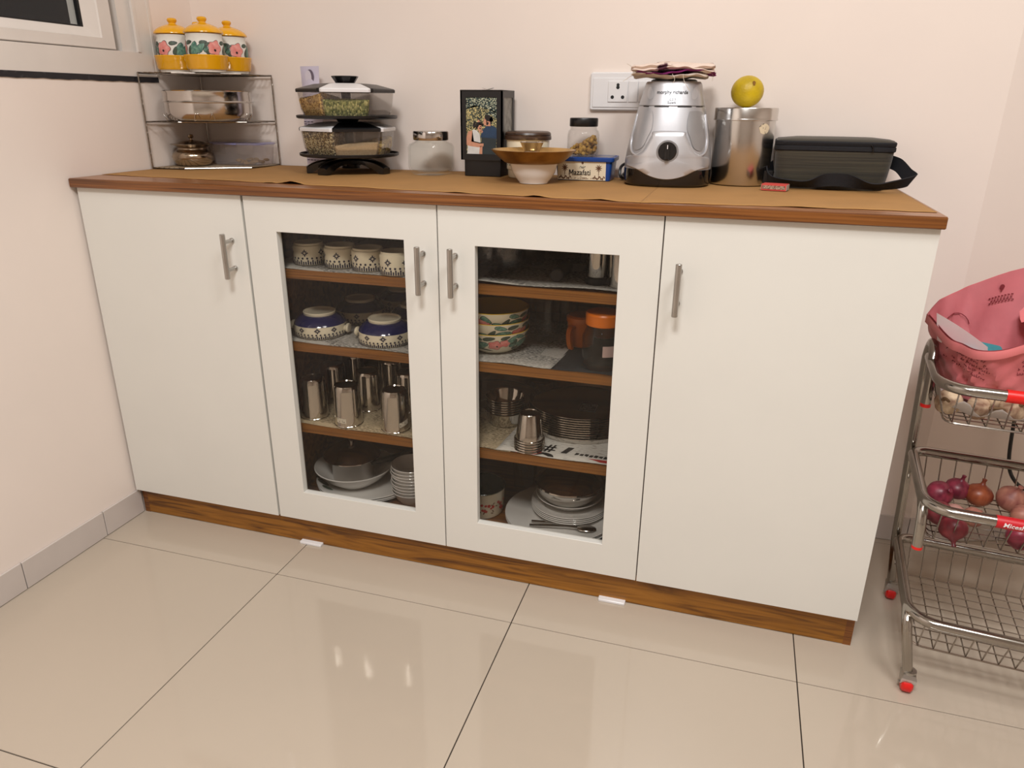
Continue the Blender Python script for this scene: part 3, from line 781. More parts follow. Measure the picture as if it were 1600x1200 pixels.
pp(skin_p, [[(.0, .16), (.10, .14), (.40, .12), (.56, .14), (.57, .19), (.42, .19), (.16, .22), (.20, .42), (.06, .40), (.0, .30)], leaf(.43, .50, .24, .13, 1.9), leaf(.63, .585, .16, .12, 1.2), [(.42, .0), (.52, 0), (.53, .14), (.44, .14)],
             [(.66, .50), (.80, .50), (.78, .60), (.66, .60)], [(.46, .40), (.72, .30), (.74, .34), (.50, .43)]], .0005, 'skin')
pp(hair_p, [leaf(.75, .635, .30, .11, -.2), [(.80, .54), (.87, .60), (.84, .68), (.76, .62)], [(.30, .48), (.33, .56), (.46, .575), (.58, .54), (.56, .51), (.44, .545), (.36, .50), (.34, .44)], leaf(.27, .53, .14, .09, 1.2), leaf(.70, .545, .08, .05, .4)], .0006, 'hair')
pp(blue_p, [[(.50, .34), (.74, .29), (.96, .32), (.98, .38), (.72, .37), (.56, .42)]], .0007, 'sleeve')
pp(dark_print, [circle(.40, .505, .014, 8), circle(.47, .49, .014, 8), leaf(.46, .455, .07, .02, -.3)], .0008, 'facial_features')
gp_m = mat('grey_photo_print', rgb(150, 146, 136), .4, color2=rgb(110, 106, 98), scale=60)
MB().box(fx - .003, fx - .0016, -fy + .0145, fy - .0145, z0_, z1_).build('side_photo_print', gp_m, pl, smooth=0)
bs = MB()
for p_ in ([(-.004, .058), (.012, .058), (.010, .085), (.004, .098), (-.002, .085)], leaf(.004, .104, .014, .010, 1.5), leaf(-.012, .075, .030, .010, 1.4)): bs.patch(p_, lambda u, v: (fx - .0015, u, v), 2)
bs.build('side_photo_figure', mat('dark_grey_print', rgb(96, 94, 88), .4, var=.2, scale=90), pl, smooth=0)
# ------------------------------------------------------------------ tub with brown lid, bowl, brass dish, little steel cup
tub = thing('round_tub', 'white round tub with dark brown lid behind the brass dish', 'tub', (1.0020, .4060, ZP))
MB().lathe([(0, 0), (.046, 0), (.048, .003), (.049, .018), (.0515, .020), (.053, .086), (.0555, .088), (.0555, .0905), (0, .0905)], n=48).build('body', cream_cer, tub)
MB().lathe([(.0565, .088), (.0572, .090), (.0565, .097), (.0552, .098), (.0562, .1), (.0545, .1045), (.050, .1070), (0, .1070)], n=48).build('lid', wood_mat('dark_brown_lid', rgb(42, 28, 20), rgb(66, 46, 34), rgb(86, 62, 46), (3, 3, 60), 5, .35), tub)
rb = MB()
for k in range(40):
    a = 2 * PI * k / 40; rb.box(-.0012, .0012, -.0508, -.0494, .001, .018).v[-8:] = [(x * math.cos(a) - y * math.sin(a), x * math.sin(a) + y * math.cos(a), z) for x, y, z in rb.v[-8:]]
rb.build('ribs', cream_cer, tub, smooth=0)
dt = MB()
for k in range(18): dt.patch(circle(-.045 + .005 * k, .030 + .004 * (k % 2), .0018, 6), on_round(lambda v: .0517, .0004, TO_CAM - .5))
dt.build('dot_print', dark_print, tub)
bw = thing('opal_bowl', 'plain white glass bowl standing under the brass dish', 'bowl', (1.0550, .2700, ZP))
MB().lathe([(0, .002), (.030, .002), (.030, 0), (.033, 0), (.034, .003), (.042, .012), (.049, .024), (.0545, .042), (.0550, .0435), (.0535, .0440), (.0475, .026), (.040, .015), (.030, .007), (0, .006)], n=48).build('bowl_body', opal_m, bw)
ds = thing('brass_dish', 'worn brass dish with flared rim resting on the white bowl', 'dish', (1.0540, .2700, ZP + .0435))
MB().lathe([(0, 0), (.060, 0), (.066, .002), (.078, .011), (.0945, .0265), (.0965, .0280), (.0970, .0290), (.0955, .0293)], n=56).build('outer_shell', brass_m, ds)
MB().lathe([(.0955, .0293), (.0925, .0270), (.076, .0125), (.064, .0035), (.058, .002), (0, .002)], n=56).build('inner_face', brass_in, ds)
kp = thing('steel_stand_cup', 'little waisted steel cup standing inside the brass dish', 'cup', (1.0490, .2720, ZP + .0457))
MB().lathe([(0, .0), (.021, 0), (.0235, .003), (.0225, .013), (.0190, .021), (.0190, .027), (.0215, .031), (.0262, .041), (.0270, .0425), (.0262, .0435), (.020, .034), (0, .030)], n=40).build('cup_body', steel_m, kp)

# ------------------------------------------------------------------ date box with lettered label, jar of yellow pieces on it
blue_pl = mat('blue_plastic', rgb(26, 70, 146), .3, var=.06)
bx = thing('date_box', 'blue plastic date box with cream printed label', 'box', (1.1500, .4050, ZP), math.radians(1.5)); bx.scale = (.92, 1, 1)
MB().loft([[(x, y, z) for x, y in rrect(0, 0, w_, d_, .008, 4)] for w_, d_, z in ((.136, .080, 0), (.138, .082, .003), (.146, .090, .046))]).build('tub', blue_pl, bx)
bl_ = MB().loft([[(x, y, z) for x, y in rrect(0, 0, w_, d_, .010, 4)] for w_, d_, z in ((.154, .098, .0435), (.156, .100, .0455), (.156, .100, .0525), (.153, .097, .0535), (.148, .092, .0535), (.146, .090, .0515))]).build('lid', blue_pl, bx)
MB().rbox(-.070, .070, -.042, .042, .0517, .0535, .008, .0006, 3).build('lid_window', plastic_clear, bl_)
lab_m = mat('cream_label', rgb(232, 220, 194), .5, var=.02)
fy_ = lambda z: -.0405 - (z - .003) / .043 * .004
wr = lambda e: (lambda x, y, z: (x, fy_(y) - e, y))
LM = MB().box(-.067, .058, 0, .0006, .0012, .0445).xf(lambda x, y, z: (x, fy_(z) - .0012 + y, z)).build('label_card', lab_m, bx, smooth=0)
tz = text_mb('azafati', .0176, .0002); hx0 = min(v[0] for v in tz.v); zb_ = min(v[1] for v in tz.v); mh = .0122; mw_ = .0118; tz.xf(lambda x, y, z: (x - hx0, y - zb_, 0))
q_ = lambda *p: tz.add([(x * mw_ - mw_ - .0012, y * mh, 0) for x, y in p], [(0, 1, 2, 3)])
q_((0, 0), (.2, 0), (.2, 1), (0, 1)); q_((.8, 0), (1, 0), (1, 1), (.8, 1)); q_((0, 1), (.24, 1), (.60, .25), (.42, .25)); q_((.76, 1), (1, 1), (.58, .25), (.40, .25))
tz.xf(lambda x, y, z: (x - .024, fy_(.0215) - .0016, y + .0125)).build('lettering', dark_print, LM, smooth=0)
text_mb('Dates', .0080, 0).xf(lambda x, y, z: (x + .001, fy_(.008) - .0016, y + .0062)).build('lettering', brown_print, LM, smooth=0)
tag(marks([6], .0062, .01, seed=8).xf(lambda x, y, z: (x - .002 + y * .3, fy_(.033) - .0016, y + .0280)).build('script_logo', dark_print, LM, smooth=0), None, None, None, 'stuff')
pb_ = MB(); put = lambda e: (lambda u, v: (u, fy_(v) - e, v))
pb_.patch(circle(-.002, .0400, .0030, 10), put(.0016))
for sx in (-.048, .040):
    for k in range(9): pb_.patch(leaf(sx + .0045 * math.cos(k * .7), .0290 + .0045 * math.sin(k * .7), .009, .0022, k * .7), put(.0016), 2)
    pb_.patch(rect(sx - .0007, sx + .0007, .012, .029), put(.0016), 1)
    for k in range(9): pb_.patch(leaf(sx - .013 + .0034 * k, .0065 + .0025 * math.sin(k * 1.7), .007, .003, .6 + k), put(.0016), 2)
for k in range(7): pb_.patch(leaf(-.030 + .009 * k + (.0 if k < 3 else .006), .0045 + .0008 * (k % 2), .006, .0009, .2), put(.0016), 1)
tag(pb_.build('palm_print', brown_print, LM, smooth=0), None, None, None, 'stuff')
gj = thing('pickle_jar', 'clear jar of yellow pieces with black lid on the blue date box', 'jar', (1.1390, .4060, ZP + .0540))
MB().lathe([(0, 0), (.033, 0), (.0368, .003), (.038, .009), (.038, .048), (.0355, .056), (.0315, .060), (.0315, .068)], n=44).lathe([(.0295, .068), (.0295, .059), (.034, .055), (.0362, .048), (.0362, .009), (.032, .002), (0, .002)], n=44).build('glass_body', plastic_clear, gj)
MB().lathe([(0, .066), (.0325, .066), (.0335, .0675), (.0335, .083), (.0325, .085), (.029, .0855), (0, .0855)], n=44).build('lid', black_pl, gj)
yb = MB()
for i in range(150):
    a = random.uniform(0, 2 * PI); r = .031 * math.sqrt(random.random()); x = r * math.cos(a); h = .024 + .020 * (x / .035)
    yb.ball((x, r * math.sin(a), .006 + random.uniform(0, max(.004, h))), .0052, 7, 5, (1, .8, 1), .15)
tag(yb.build('yellow_pieces', mat('yellow_dried_fruit', rgb(190, 150, 62), .6, color2=rgb(140, 98, 34), scale=90), gj), None, None, None, 'stuff')

# ------------------------------------------------------------------ mixer grinder
mx = thing('mixer_grinder', 'silver kitchen mixer base with black dial and black foot', 'mixer', (1.3450, .3700, ZP), math.radians(4))
def sup(w, d, z, n=56, e=2.7, ph=0):
    out = []
    for i in range(n):
        a = 2 * PI * i / n; c, s = math.cos(a), math.sin(a)
        out.append((w * math.copysign(abs(c) ** (2 / e), c), d * math.copysign(abs(s) ** (2 / e), s), z))
    return out
BW = [(.034, .0965), (.050, .0960), (.070, .0935), (.090, .0900), (.110, .0860), (.130, .0815), (.150, .0768), (.166, .0728), (.180, .0690), (.200, .0635), (.212, .0605), (.217, .0585)]
def bwz(z):
    for (a, p), (b, q) in zip(BW[:-1], BW[1:]):
        if z <= b: return p + (q - p) * (z - a) / (b - a)
    return BW[-1][1]
DPT = .95
def front(u, v, e):
    w = bwz(v); d = w * DPT; t = min(.985, abs(u) / w)
    return (u, -d * (1 - t ** 2.7) ** (1 / 2.7) - e, v)
MB().loft([sup(w, w * DPT, z) for z, w in BW if z <= .166]).build('body', silver_pl, mx)
MB().loft([sup(bwz(z) + .0006, (bwz(z) + .0006) * DPT, z) for z in (.1685, .175, .180, .190, .200, .208, .213)] + [sup(.058, .055, .2165)]).build('upper_collar', silver_pl, mx)
MB().loft([sup(bwz(.1675) - .002, (bwz(.1675) - .002) * DPT, z) for z in (.165, .1690)]).build('seam_ring', silver_dk, mx)
vs = MB()
for a, b in ((-.036, -.005), (.013, .043)): vs.patch([(a + (b - a) * i / 8, .1648) for i in range(9)] + [(b - (b - a) * i / 8, .1672) for i in range(9)], lambda u, v: front(u, v, .0009), 1)
for a, b in ((-.060, -.048), (.052, .066)): vs.patch([(a + (b - a) * i / 4, .1652) for i in range(5)] + [(b - (b - a) * i / 4, .1668) for i in range(5)], lambda u, v: front(u, v, .0009), 1)
vs.build('vent_slots', black_pl, mx, smooth=0)
# black foot with a wavy top edge
ft = []
for i, (f, e) in enumerate(((.94, 0), (.99, .004), (1.0, .020), (1.0, 1.0))):
    ring_ = sup(.0970 * f, .0970 * f * DPT, e if i < 3 else 0)
    if i == 3:
        ring_ = [(x, y, .036 - (.014 * max(0, 1 - (x / .05) ** 2) if y < 0 else 0)) for x, y, _ in ring_]
    ft.append(ring_)
MB().loft(ft).build('foot', black_gl, mx)
apron = [(-.092, .042), (-.080, .040), (-.060, .034), (-.040, .024), (-.020, .018), (0, .016), (.020, .018), (.040, .024), (.060, .034), (.080, .040), (.092, .042), (.090, .060), (.072, .066), (.056, .076), (.046, .090), (.036, .108), (.030, .116), (-.030, .116), (-.036, .108), (-.046, .090), (-.056, .076), (-.072, .066), (-.090, .060)]
apron = [(p.x, p.y) for p in smooth_path([(x, y, 0) for x, y in apron + apron[:1]], 4)[:-1]]
def apron_mb(sc, e0, e1):
    b = MB(); n = len(apron); cx, cy = 0, .062
    def at_(k, e): return [front(cx + (x - cx) * k, cy + (y - cy) * k if y > .062 or True else y, e) for x, y in apron]
    rings = [at_(1.0, -.001), at_(1.0, e0), at_(.965, e1), at_(.80, e1), at_(.60, e1), at_(.40, e1), at_(.2, e1)]
    b.loft(rings, False, True); return b
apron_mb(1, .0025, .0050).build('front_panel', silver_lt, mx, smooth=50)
for s in (-1, 1):   # shield-shaped side panels
    sd = [(s * (.050 + .0 * k), 0) for k in range(0)]
    outl = [(.040, .157), (.060, .157), (.0695, .150), (.074, .120), (.0775, .095), (.0745, .080), (.066, .0765), (.054, .084), (.045, .104), (.038, .120), (.037, .140)]
    outl = [(p.x, p.y) for p in smooth_path([(x, y, 0) for x, y in outl + outl[:1]], 4)[:-1]]
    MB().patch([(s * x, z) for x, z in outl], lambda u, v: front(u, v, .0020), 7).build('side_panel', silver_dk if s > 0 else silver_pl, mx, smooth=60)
    rim = [(.0735, .150), (.0785, .120), (.0825, .094), (.080, .074), (.070, .066), (.058, .070), (.048, .084)]
    MB().tube([front(s * x, z, .0012) for x, z in smooth_path([(a, b, 0) for a, b in rim], 4) for _ in (0,)] if False else [front(s * p.x, p.y, .0010) for p in smooth_path([(a, b, 0) for a, b in rim], 4)], .0026, 8).build('side_rim', silver_lt, mx)
    rec = leaf(s * .047, .193, .026, .013, PI / 2 - s * .12, 16)
    MB().patch(rec, lambda u, v: front(u, v, .0012), 3).build('grip_recess', silver_lt, mx, smooth=60)
KZ, KY = .075, front(0, .075, .005)[1]
fwd_ring = lambda pr: MB().lathe(pr, n=40).xf(lambda x, y, z: (x, KY - z, KZ + y))
MB_r = fwd_ring([(.0235, -.002), (.0235, .0015), (.0225, .003), (.0200, .003), (.0195, .0005)]).build('dial_ring', silver_dk, mx)
kn = fwd_ring([(.0192, -.001), (.0192, .0035), (.0178, .005), (0, .005)]).build('dial', black_gl, mx)
MB().rbox(-.0048, .0048, -.0065, .0065, -.0168, .0168, .002, .001, 3).xf(lambda x, y, z: (x, KY - .0095 + y * .9, KZ + z)).build('dial_grip', black_gl, kn)
MB().box(-.0008, .0008, -.0006, 0, .006, .014).xf(lambda x, y, z: (x, KY - .0157 + y, KZ + z)).build('dial_mark', white_pl, kn)
lt = MB()
t1 = text_mb('morphy richards', .0098, .00018); lt.add([front(x, y + .1945, .0016) for x, y, z in t1.v], t1.f)
t2 = text_mb('icon', .0078, 0, shear=.25, spacing=1.25); lt.add([front(x, y + .1810, .0014) for x, y, z in t2.v], t2.f)
t3 = text_mb('Superb', .0062, .0001); lt.add([front(x, y + .1738, .0014) for x, y, z in t3.v], t3.f)
lt.patch(rect(-.009, .009, .1772, .1776), lambda u, v: front(u, v, .0014), 1)
lt.build('lettering', dark_print, mx, smooth=0)
MB().lathe([(0, .216), (.050, .216), (.050, .2195), (.046, .2215), (0, .2215)], n=36).build('coupler_seat', black_pl, mx)
for (fx_, fy2) in ((-.07, -.06), (.07, -.06), (0, -.087)):
    pass
# folded cloth on the mixer
cl_a = mat('patterned_cloth', rgb(226, 206, 192), .9, color2=rgb(78, 34, 48), scale=26, detail=5, lo=.38, hi=.42, bump=.3, bscale=300)
cl_b = mat('cream_cloth', rgb(224, 208, 190), .9, var=.2, scale=40, bump=.3, bscale=300)
cl_c = mat('magenta_cloth', rgb(132, 26, 104), .9, var=.3, scale=40, bump=.3, bscale=300)
cth = thing('folded_cloth', 'folded patterned cloth with magenta lining on top of the mixer', 'cloth', (1.3430, .3680, ZP + .2222), math.radians(3))
def cloth_layer(z, hw, hd, th, ph, droop, m, nm, xs=0):
    def top(u, v):
        a = (u - .5) * 2; b = (v - .5) * 2
        rag = 1 + .014 * math.sin(u * 17 + ph) * abs(b) + .016 * math.sin(v * 13 + ph)
        zz = z + .0022 * math.sin(u * 9 + ph) + .002 * math.sin(v * 7 + u * 5 + ph * 2) + .0012 * math.sin(u * 31 + v * 17) - droop * (max(0, abs(a) - .6)) ** 2 * 4
        return (a * hw * rag + xs, b * hd * rag, zz)
    b = MB(); nx, ny = 34, 22
    edge = lambda u, v: max(0.0, 1 - max(abs(u - .5), abs(v - .5)) * 2) ** .22
    b.grid(nx, ny, lambda u, v: (lambda p: (p[0], p[1], p[2] + th * .5 * edge(u, v)))(top(u, v)))
    b.grid(nx, ny, lambda u, v: (lambda p: (p[0], p[1], p[2] - th * .5 * edge(u, v)))(top(u, v)))
    return b.build(nm, m, cth, smooth=70)
cloth_layer(.0068, .080, .068, .010, .3, .004, cl_b, 'lower_fold', -.006)
cloth_layer(.0125, .082, .070, .006, 1.7, .003, cl_c, 'lining_fold', .008)
cloth_layer(.0180, .087, .072, .010, 2.6, .003, cl_a, 'upper_fold')
cloth_layer(.0245, .088, .070, .015, 4.1, .005, cl_a, 'top_fold', -.002)
th_ = MB()
for p in ([(.0, -.070, .008), (.006, -.073, -.002), (.002, -.075, -.012)], [(.022, -.070, .008), (.026, -.074, -.006), (.034, -.079, -.018), (.040, -.080, -.026)], [(-.085, -.03, .02), (-.094, -.035, .027), (-.100, -.036, .030)], [(-.082, -.05, .008), (-.092, -.055, .002), (-.104, -.057, -.006)], [(.08, -.05, .012), (.084, -.055, .004), (.083, -.058, -.006)]):
    th_.tube(smooth_path(p, 5), .0005, 4)
th_.build('loose_threads', cl_b, cth)
# cable at the mixer's left
cb_ = MB().tube(smooth_path([(1.275, .462, ZP + .010), (1.248, .440, ZP + .036), (1.232, .415, ZP + .030), (1.234, .405, ZP + .008), (1.252, .420, ZP + .006), (1.262, .436, ZP + .024), (1.242, .45, ZP + .018), (1.2345, .428, ZP + .006), (1.256, .405, ZP + .005), (1.272, .42, ZP + .006)], 8), .0034, 8)
tag(cb_.build('power_cable', black_pl), 'black power cable bunched at the left of the mixer', 'cable')

# ------------------------------------------------------------------ steel canister and lemon
can_m = mat('brushed_canister_steel', (0.66, 0.64, 0.61, 1), 0.2, 1.0, var=0.12, scale=16, stretch=(1, 1, .15), rvar=0.06)
cn = thing('steel_canister', 'tall stainless steel canister with slip-on lid beside the mixer', 'canister', (1.5050, .4220, ZP))
MB().lathe([(0, 0), (.060, 0), (.0645, .0015), (.0655, .004), (.0655, .145), (.060, .146)], n=64).build('body', can_m, cn)
MB().lathe([(.0665, .138), (.0692, .1385), (.0695, .140), (.0690, .1415), (.0685, .1435), (.0685, .1625), (.0675, .1645), (.064, .165), (0, .1650)], n=64).build('lid', can_m, cn)
stk = MB().patch([(.035 + .0135 * (1 + .08 * math.sin(5 * t)) * math.cos(t), .122 + .011 * math.sin(t)) for t in (2 * PI * i / 24 for i in range(24))], on_round(lambda v: .0655, .0005, TO_CAM - .1), 3)
stk.build('worn_sticker', mat('torn_paper_sticker', rgb(222, 206, 176), .7, color2=rgb(60, 46, 34), scale=120, lo=.36, hi=.46), cn)
lm = thing('lemon', 'yellow round lemon balanced on the canister lid', 'lemon', (1.5020, .4250, ZP + .1652))
MB().ball((0, 0, .0330), .0345, 28, 18, (1.02, 1.0, .965), .004).build('fruit', mat('lemon_skin', rgb(214, 182, 12), .45, color2=rgb(178, 150, 14), scale=18, bump=.35, bscale=240), lm)
sc_ = MB().patch([(.0035 * (1 + .2 * math.sin(3 * t)) * math.cos(t), .0055 * math.sin(t)) for t in (2 * PI * i / 14 for i in range(14))], lambda u, v: tuple((Vector((.36, -.80, .48)).normalized() * .0349 + Vector((.9, .4, 0)).normalized() * u + Vector((-.1, .4, .75)).normalized() * v) + Vector((0, 0, .033))), 2)
sc_.build('scar', mat('brown_scar', rgb(134, 92, 22), .8, var=.3, scale=200), lm)

# ------------------------------------------------------------------ lunch bag, strap, matchbox
bag_m = mat('olive_ribbed_fabric', rgb(66, 60, 46), .85, color2=rgb(44, 40, 32), scale=3, stretch=(1, 1, 70), bump=.5, bscale=5, sheen=.2)
webb = mat('black_webbing', rgb(16, 16, 22), .8, var=.2, scale=200, bump=.2)
lb = thing('lunch_bag', 'olive fabric lunch bag with black zip band at the right end', 'bag', (1.6960, .4230, ZP), math.radians(-2))
lr = lambda w_, d_, r_, z: [(x, y, z) for x, y in rrect(0, 0, w_, d_, r_, 6)]
MB().loft([lr(.214, .116, .03, .0), lr(.222, .122, .03, .004), lr(.230, .128, .028, .03), lr(.236, .132, .026, .060), lr(.238, .133, .026, .080)]).build('pouch', bag_m, lb)
MB().loft([lr(.240, .134, .026, .079), lr(.244, .137, .026, .081), lr(.244, .137, .026, .088), lr(.240, .134, .026, .0895), lr(.243, .136, .026, .091), lr(.244, .137, .026, .097), lr(.240, .134, .026, .0995)]).build('zip_band', webb, lb)
MB().loft([lr(.240, .134, .026, .0985), lr(.232, .126, .024, .1020), lr(.16, .08, .02, .1060), lr(.06, .03, .01, .1070)]).build('lid_panel', bag_m, lb)
MB().tube([(.070, -.0690, .094), (.074, -.0708, .088), (.075, -.0700, .080)], .0016, 6).build('zip_pull', black_gl, lb)
def ribbon(pts, w, up, name, m, parent, th=.0012):
    P = smooth_path(pts, 8); U = smooth_path(up, 8); rings = []
    for i, p in enumerate(P):
        u = U[i].normalized(); t = (P[min(i + 1, len(P) - 1)] - P[max(i - 1, 0)]).normalized(); n = t.cross(u).normalized()
        rings.append([p + u * w / 2 + n * th, p - u * w / 2 + n * th, p - u * w / 2 - n * th, p + u * w / 2 - n * th])
    return MB().loft([[tuple(q) for q in r] for r in rings]).build(name, m, parent)
ribbon([(.118, .01, .058), (.135, -.02, .052), (.150, -.045, .036), (.158, -.072, .026), (.120, -.082, .016), (.08, -.086, .012), (.03, -.082, .022), (-.01, -.080, .021), (-.045, -.082, .012), (-.085, -.078, .012), (-.118, -.066, .014), (-.130, -.035, .030), (-.119, .0, .040)],
       .027, [(.3, .1, 1), (.3, 0, 1), (.45, -.2, 1), (.55, -.2, 1), (.2, -.7, .7), (0, -.8, .5), (0, -.2, 1), (0, -.2, 1), (0, -.8, .6), (0, -.8, .6), (-.2, -.5, .9), (-.2, -.2, 1), (-.2, 0, 1)], 'shoulder_strap', webb, lb)
MB().rbox(-.012, .012, -.016, .016, .0, .030, .004, .002, 3).xf(lambda x, y, z: (x - .128, y - .028, z + .004)).build('strap_buckle', black_pl, lb)
mt = thing('matchbox', 'small red matchbox lying in front of the lunch bag', 'matchbox', (1.5820, .3050, ZP), math.radians(-13))
MB().rbox(-.0255, .0255, -.016, .016, .0002, .0135, .0006, .0004, 1).build('sleeve', mat('red_card', rgb(206, 74, 66), .6, var=.1, scale=60), mt, smooth=0)
MB().box(-.0235, .0235, -.0166, -.0160, .0032, .0106).build('striker_strip', grain_mat('striker_dots', rgb(96, 44, 36), rgb(190, 160, 136), rgb(214, 190, 166), 700), mt, smooth=0)
MB().box(-.0264, .0264, -.0148, .0148, .0012, .0125).build('tray', mat('grey_card', rgb(176, 166, 154), .8, var=.1), mt, smooth=0)

# ------------------------------------------------------------------ switch plate on the wall
sp = thing('socket_plate', 'white wall plate with three-pin socket and switches behind the mixer', 'socket', (1.2390, .4998, 1.0670))
MB().rbox(-.105, .105, 0, .086, 0, .011, .006, .0025, 4).xf(lambda x, y, z: (x, -z, y)).build('plate', white_pl, sp)
MB().rbox(-.098, .098, .0, .066, 0, .0025, .002, .0008, 2).xf(lambda x, y, z: (x, -.0105 - z, y + .007)).build('inner_plate', white_pl, sp)
sk = MB().rbox(-.0235, .0235, -.0235, .0235, 0, .003, .001, .0008, 2).xf(lambda x, y, z: (x - .0365, -.0125 - z, y + .0425)).build('socket', white_pl, sp)
for hx_, hz_, r in ((0, .0150, .0038), (0, .0095, .0042), (-.0125, -.0125, .0042), (.0125, -.0125, .0042)):
    MB().lathe([(r, 0), (0, .0003)], n=14).xf(lambda x, y, z: (x - .0365 + hx_, -.0157 - z, y + .0425 + hz_)).build('pin_hole', rubber_m, sk)
for k in range(4):
    MB().rbox(-.0112, .0112, -.0235, .0235, 0, .004, .001, .001, 2).xf(lambda x, y, z: (x + .0005 + .0240 * k, -.0125 - z * (1 + .25 * y / .0235), y + .0425)).build('rocker_switch', white_pl, sp)
# ------------------------------------------------------------------ newspaper liners on the shelves
def print_mat(name, base, ink, sx=40, sy=140, lo=.46, hi=.56):
    """paper with rows of greeked text and grey blocks (flat print)"""
    m = bpy.data.materials.new(name); m.use_nodes = True
    nt = m.node_tree; b = nt.nodes['Principled BSDF']; b.inputs['Roughness'].default_value = .8
    tc = nt.nodes.new('ShaderNodeTexCoord')
    mp = nt.nodes.new('ShaderNodeMapping'); mp.inputs['Scale'].default_value = (sx, sy, 1); nt.links.new(tc.outputs['Object'], mp.inputs['Vector'])
    n1 = nt.nodes.new('ShaderNodeTexNoise'); n1.inputs['Scale'].default_value = 3; nt.links.new(mp.outputs[0], n1.inputs['Vector'])
    mp2 = nt.nodes.new('ShaderNodeMapping'); mp2.inputs['Scale'].default_value = (9, 14, 1); nt.links.new(tc.outputs['Object'], mp2.inputs['Vector'])
    v = nt.nodes.new('ShaderNodeTexVoronoi'); v.distance = 'CHEBYCHEV'; v.inputs['Scale'].default_value = 1.0; nt.links.new(mp2.outputs[0], v.inputs['Vector'])
    sp_ = nt.nodes.new('ShaderNodeSeparateColor'); nt.links.new(v.outputs['Color'], sp_.inputs[0])
    r1 = nt.nodes.new('ShaderNodeValToRGB'); r1.color_ramp.elements[0].position = lo; r1.color_ramp.elements[0].color = ink; r1.color_ramp.elements[1].position = hi; r1.color_ramp.elements[1].color = base
    nt.links.new(n1.outputs['Fac'], r1.inputs[0])
    mx_ = nt.nodes.new('ShaderNodeMix'); mx_.data_type = 'RGBA'
    r2 = nt.nodes.new('ShaderNodeValToRGB'); r2.color_ramp.elements[0].position = .3; r2.color_ramp.elements[0].color = (0, 0, 0, 1); r2.color_ramp.elements[1].position = .75; r2.color_ramp.elements[1].color = (.75, .75, .75, 1)
    nt.links.new(sp_.outputs[0], r2.inputs[0]); nt.links.new(r2.outputs[0], mx_.inputs[0])
    nt.links.new(r1.outputs[0], mx_.inputs[6]); mx_.inputs[7].default_value = base
    nt.links.new(mx_.outputs[2], b.inputs['Base Color'])
    MATS[name] = m
    return m
news_m = print_mat('newsprint', rgb(196, 192, 184), rgb(92, 90, 88))
newst_m = print_mat('yellowed_newsprint', rgb(198, 180, 148), rgb(120, 104, 80))
glossy_m = print_mat('dark_magazine_print', rgb(46, 46, 48), rgb(26, 26, 28))
adv_m = print_mat('white_advert_print', rgb(214, 210, 202), rgb(170, 164, 156), 20, 90, .40, .44)
def liner(x0, x1, y0, y1, z, m, label, skew=0.0, curl=0.0, cat='newspaper'):
    cx, cy = (x0 + x1) / 2, (y0 + y1) / 2
    def fn(u, v):
        x = x0 + (x1 - x0) * u + skew * (v - .5); y = y0 + (y1 - y0) * v + .0025 * math.sin(u * 9 + x0 * 30) * (1 - v)
        zz = z + .0012 + .0004 * math.sin(u * 13 + v * 5) + curl * max(0, 1 - v * 6) ** 2 * (.4 + .6 * math.sin(u * 5 + 1) ** 2)
        return (x - cx, y - cy, zz - z)
    o = MB().grid(24, 12, fn).build('newspaper_liner', m, None, (cx, cy, z))
    s_ = o.modifiers.new('thickness', 'SOLIDIFY'); s_.thickness = .0003; s_.offset = 0
    return tag(o, label, cat)
BX = {1: (DX[1] + .012, DX[2] - .012), 2: (DX[2] + .012, DX[3] - .012)}
liner(BX[1][0], BX[1][1], .033, .46, SH[1][0], news_m, 'grey newspaper lining the shelf under the blue-patterned cups')
liner(BX[1][0], BX[1][1], .034, .46, SH[1][1], news_m, 'grey newspaper lining the shelf under the navy soup bowls')
liner(BX[1][0], BX[1][1], .034, .46, SH[1][2], newst_m, 'yellowed newspaper lining the shelf under the steel tumblers')
liner(BX[2][0], BX[2][1], .032, .46, SH[2][0], news_m, 'grey newspaper with curled edge on the top shelf of the right glazed door', 0, .007)
liner(BX[2][0], 1.180, .033, .40, SH[2][1], news_m, 'grey newspaper under the stacked flowered bowls', .03, .002)
liner(1.175, BX[2][1], .034, .42, SH[2][1], glossy_m, 'dark magazine page under the orange jugs', .02, 0)
liner(BX[2][0], 1.090, .036, .42, SH[2][2], newst_m, 'yellowed newspaper under the stacked steel bowls', .03, .001)
adv = liner(1.055, BX[2][1], .033, .40, SH[2][2] + .0016, adv_m, 'white printed advert sheet under the stacked steel plates', .03, .001)
# bold marks of the advert sheet
az = SH[2][2] + .0035
am = MB(); ax0, ay0 = adv.location.x, adv.location.y
def amark(poly): am.patch([(x - ax0, y - ay0) for x, y in poly], lambda u, v: (u, v, az - adv.location.z), 1)
for k in (0, 1):
    amark([(1.146 + .010 * k, .058), (1.151 + .010 * k, .058), (1.160 + .010 * k, .098), (1.155 + .010 * k, .098)])
    amark([(1.141, .068 + .014 * k), (1.172, .068 + .014 * k), (1.172, .073 + .014 * k), (1.141, .073 + .014 * k)])
amark([(1.186, .062), (1.200, .062), (1.212, .096), (1.198, .096)])
for k in range(10): amark([(1.218 + .011 * k, .060 + .003 * (k % 3)), (1.226 + .011 * k, .060), (1.229 + .011 * k, .072), (1.221 + .011 * k, .074 - .003 * (k % 2))])
amark([(1.150 + .026 * math.cos(t), .036 + .018 * math.sin(t)) for t in (PI * i / 10 for i in range(11))] + [(1.150 + .014 * math.cos(t), .036 + .008 * math.sin(t)) for t in (PI * (10 - i) / 10 for i in range(11))])
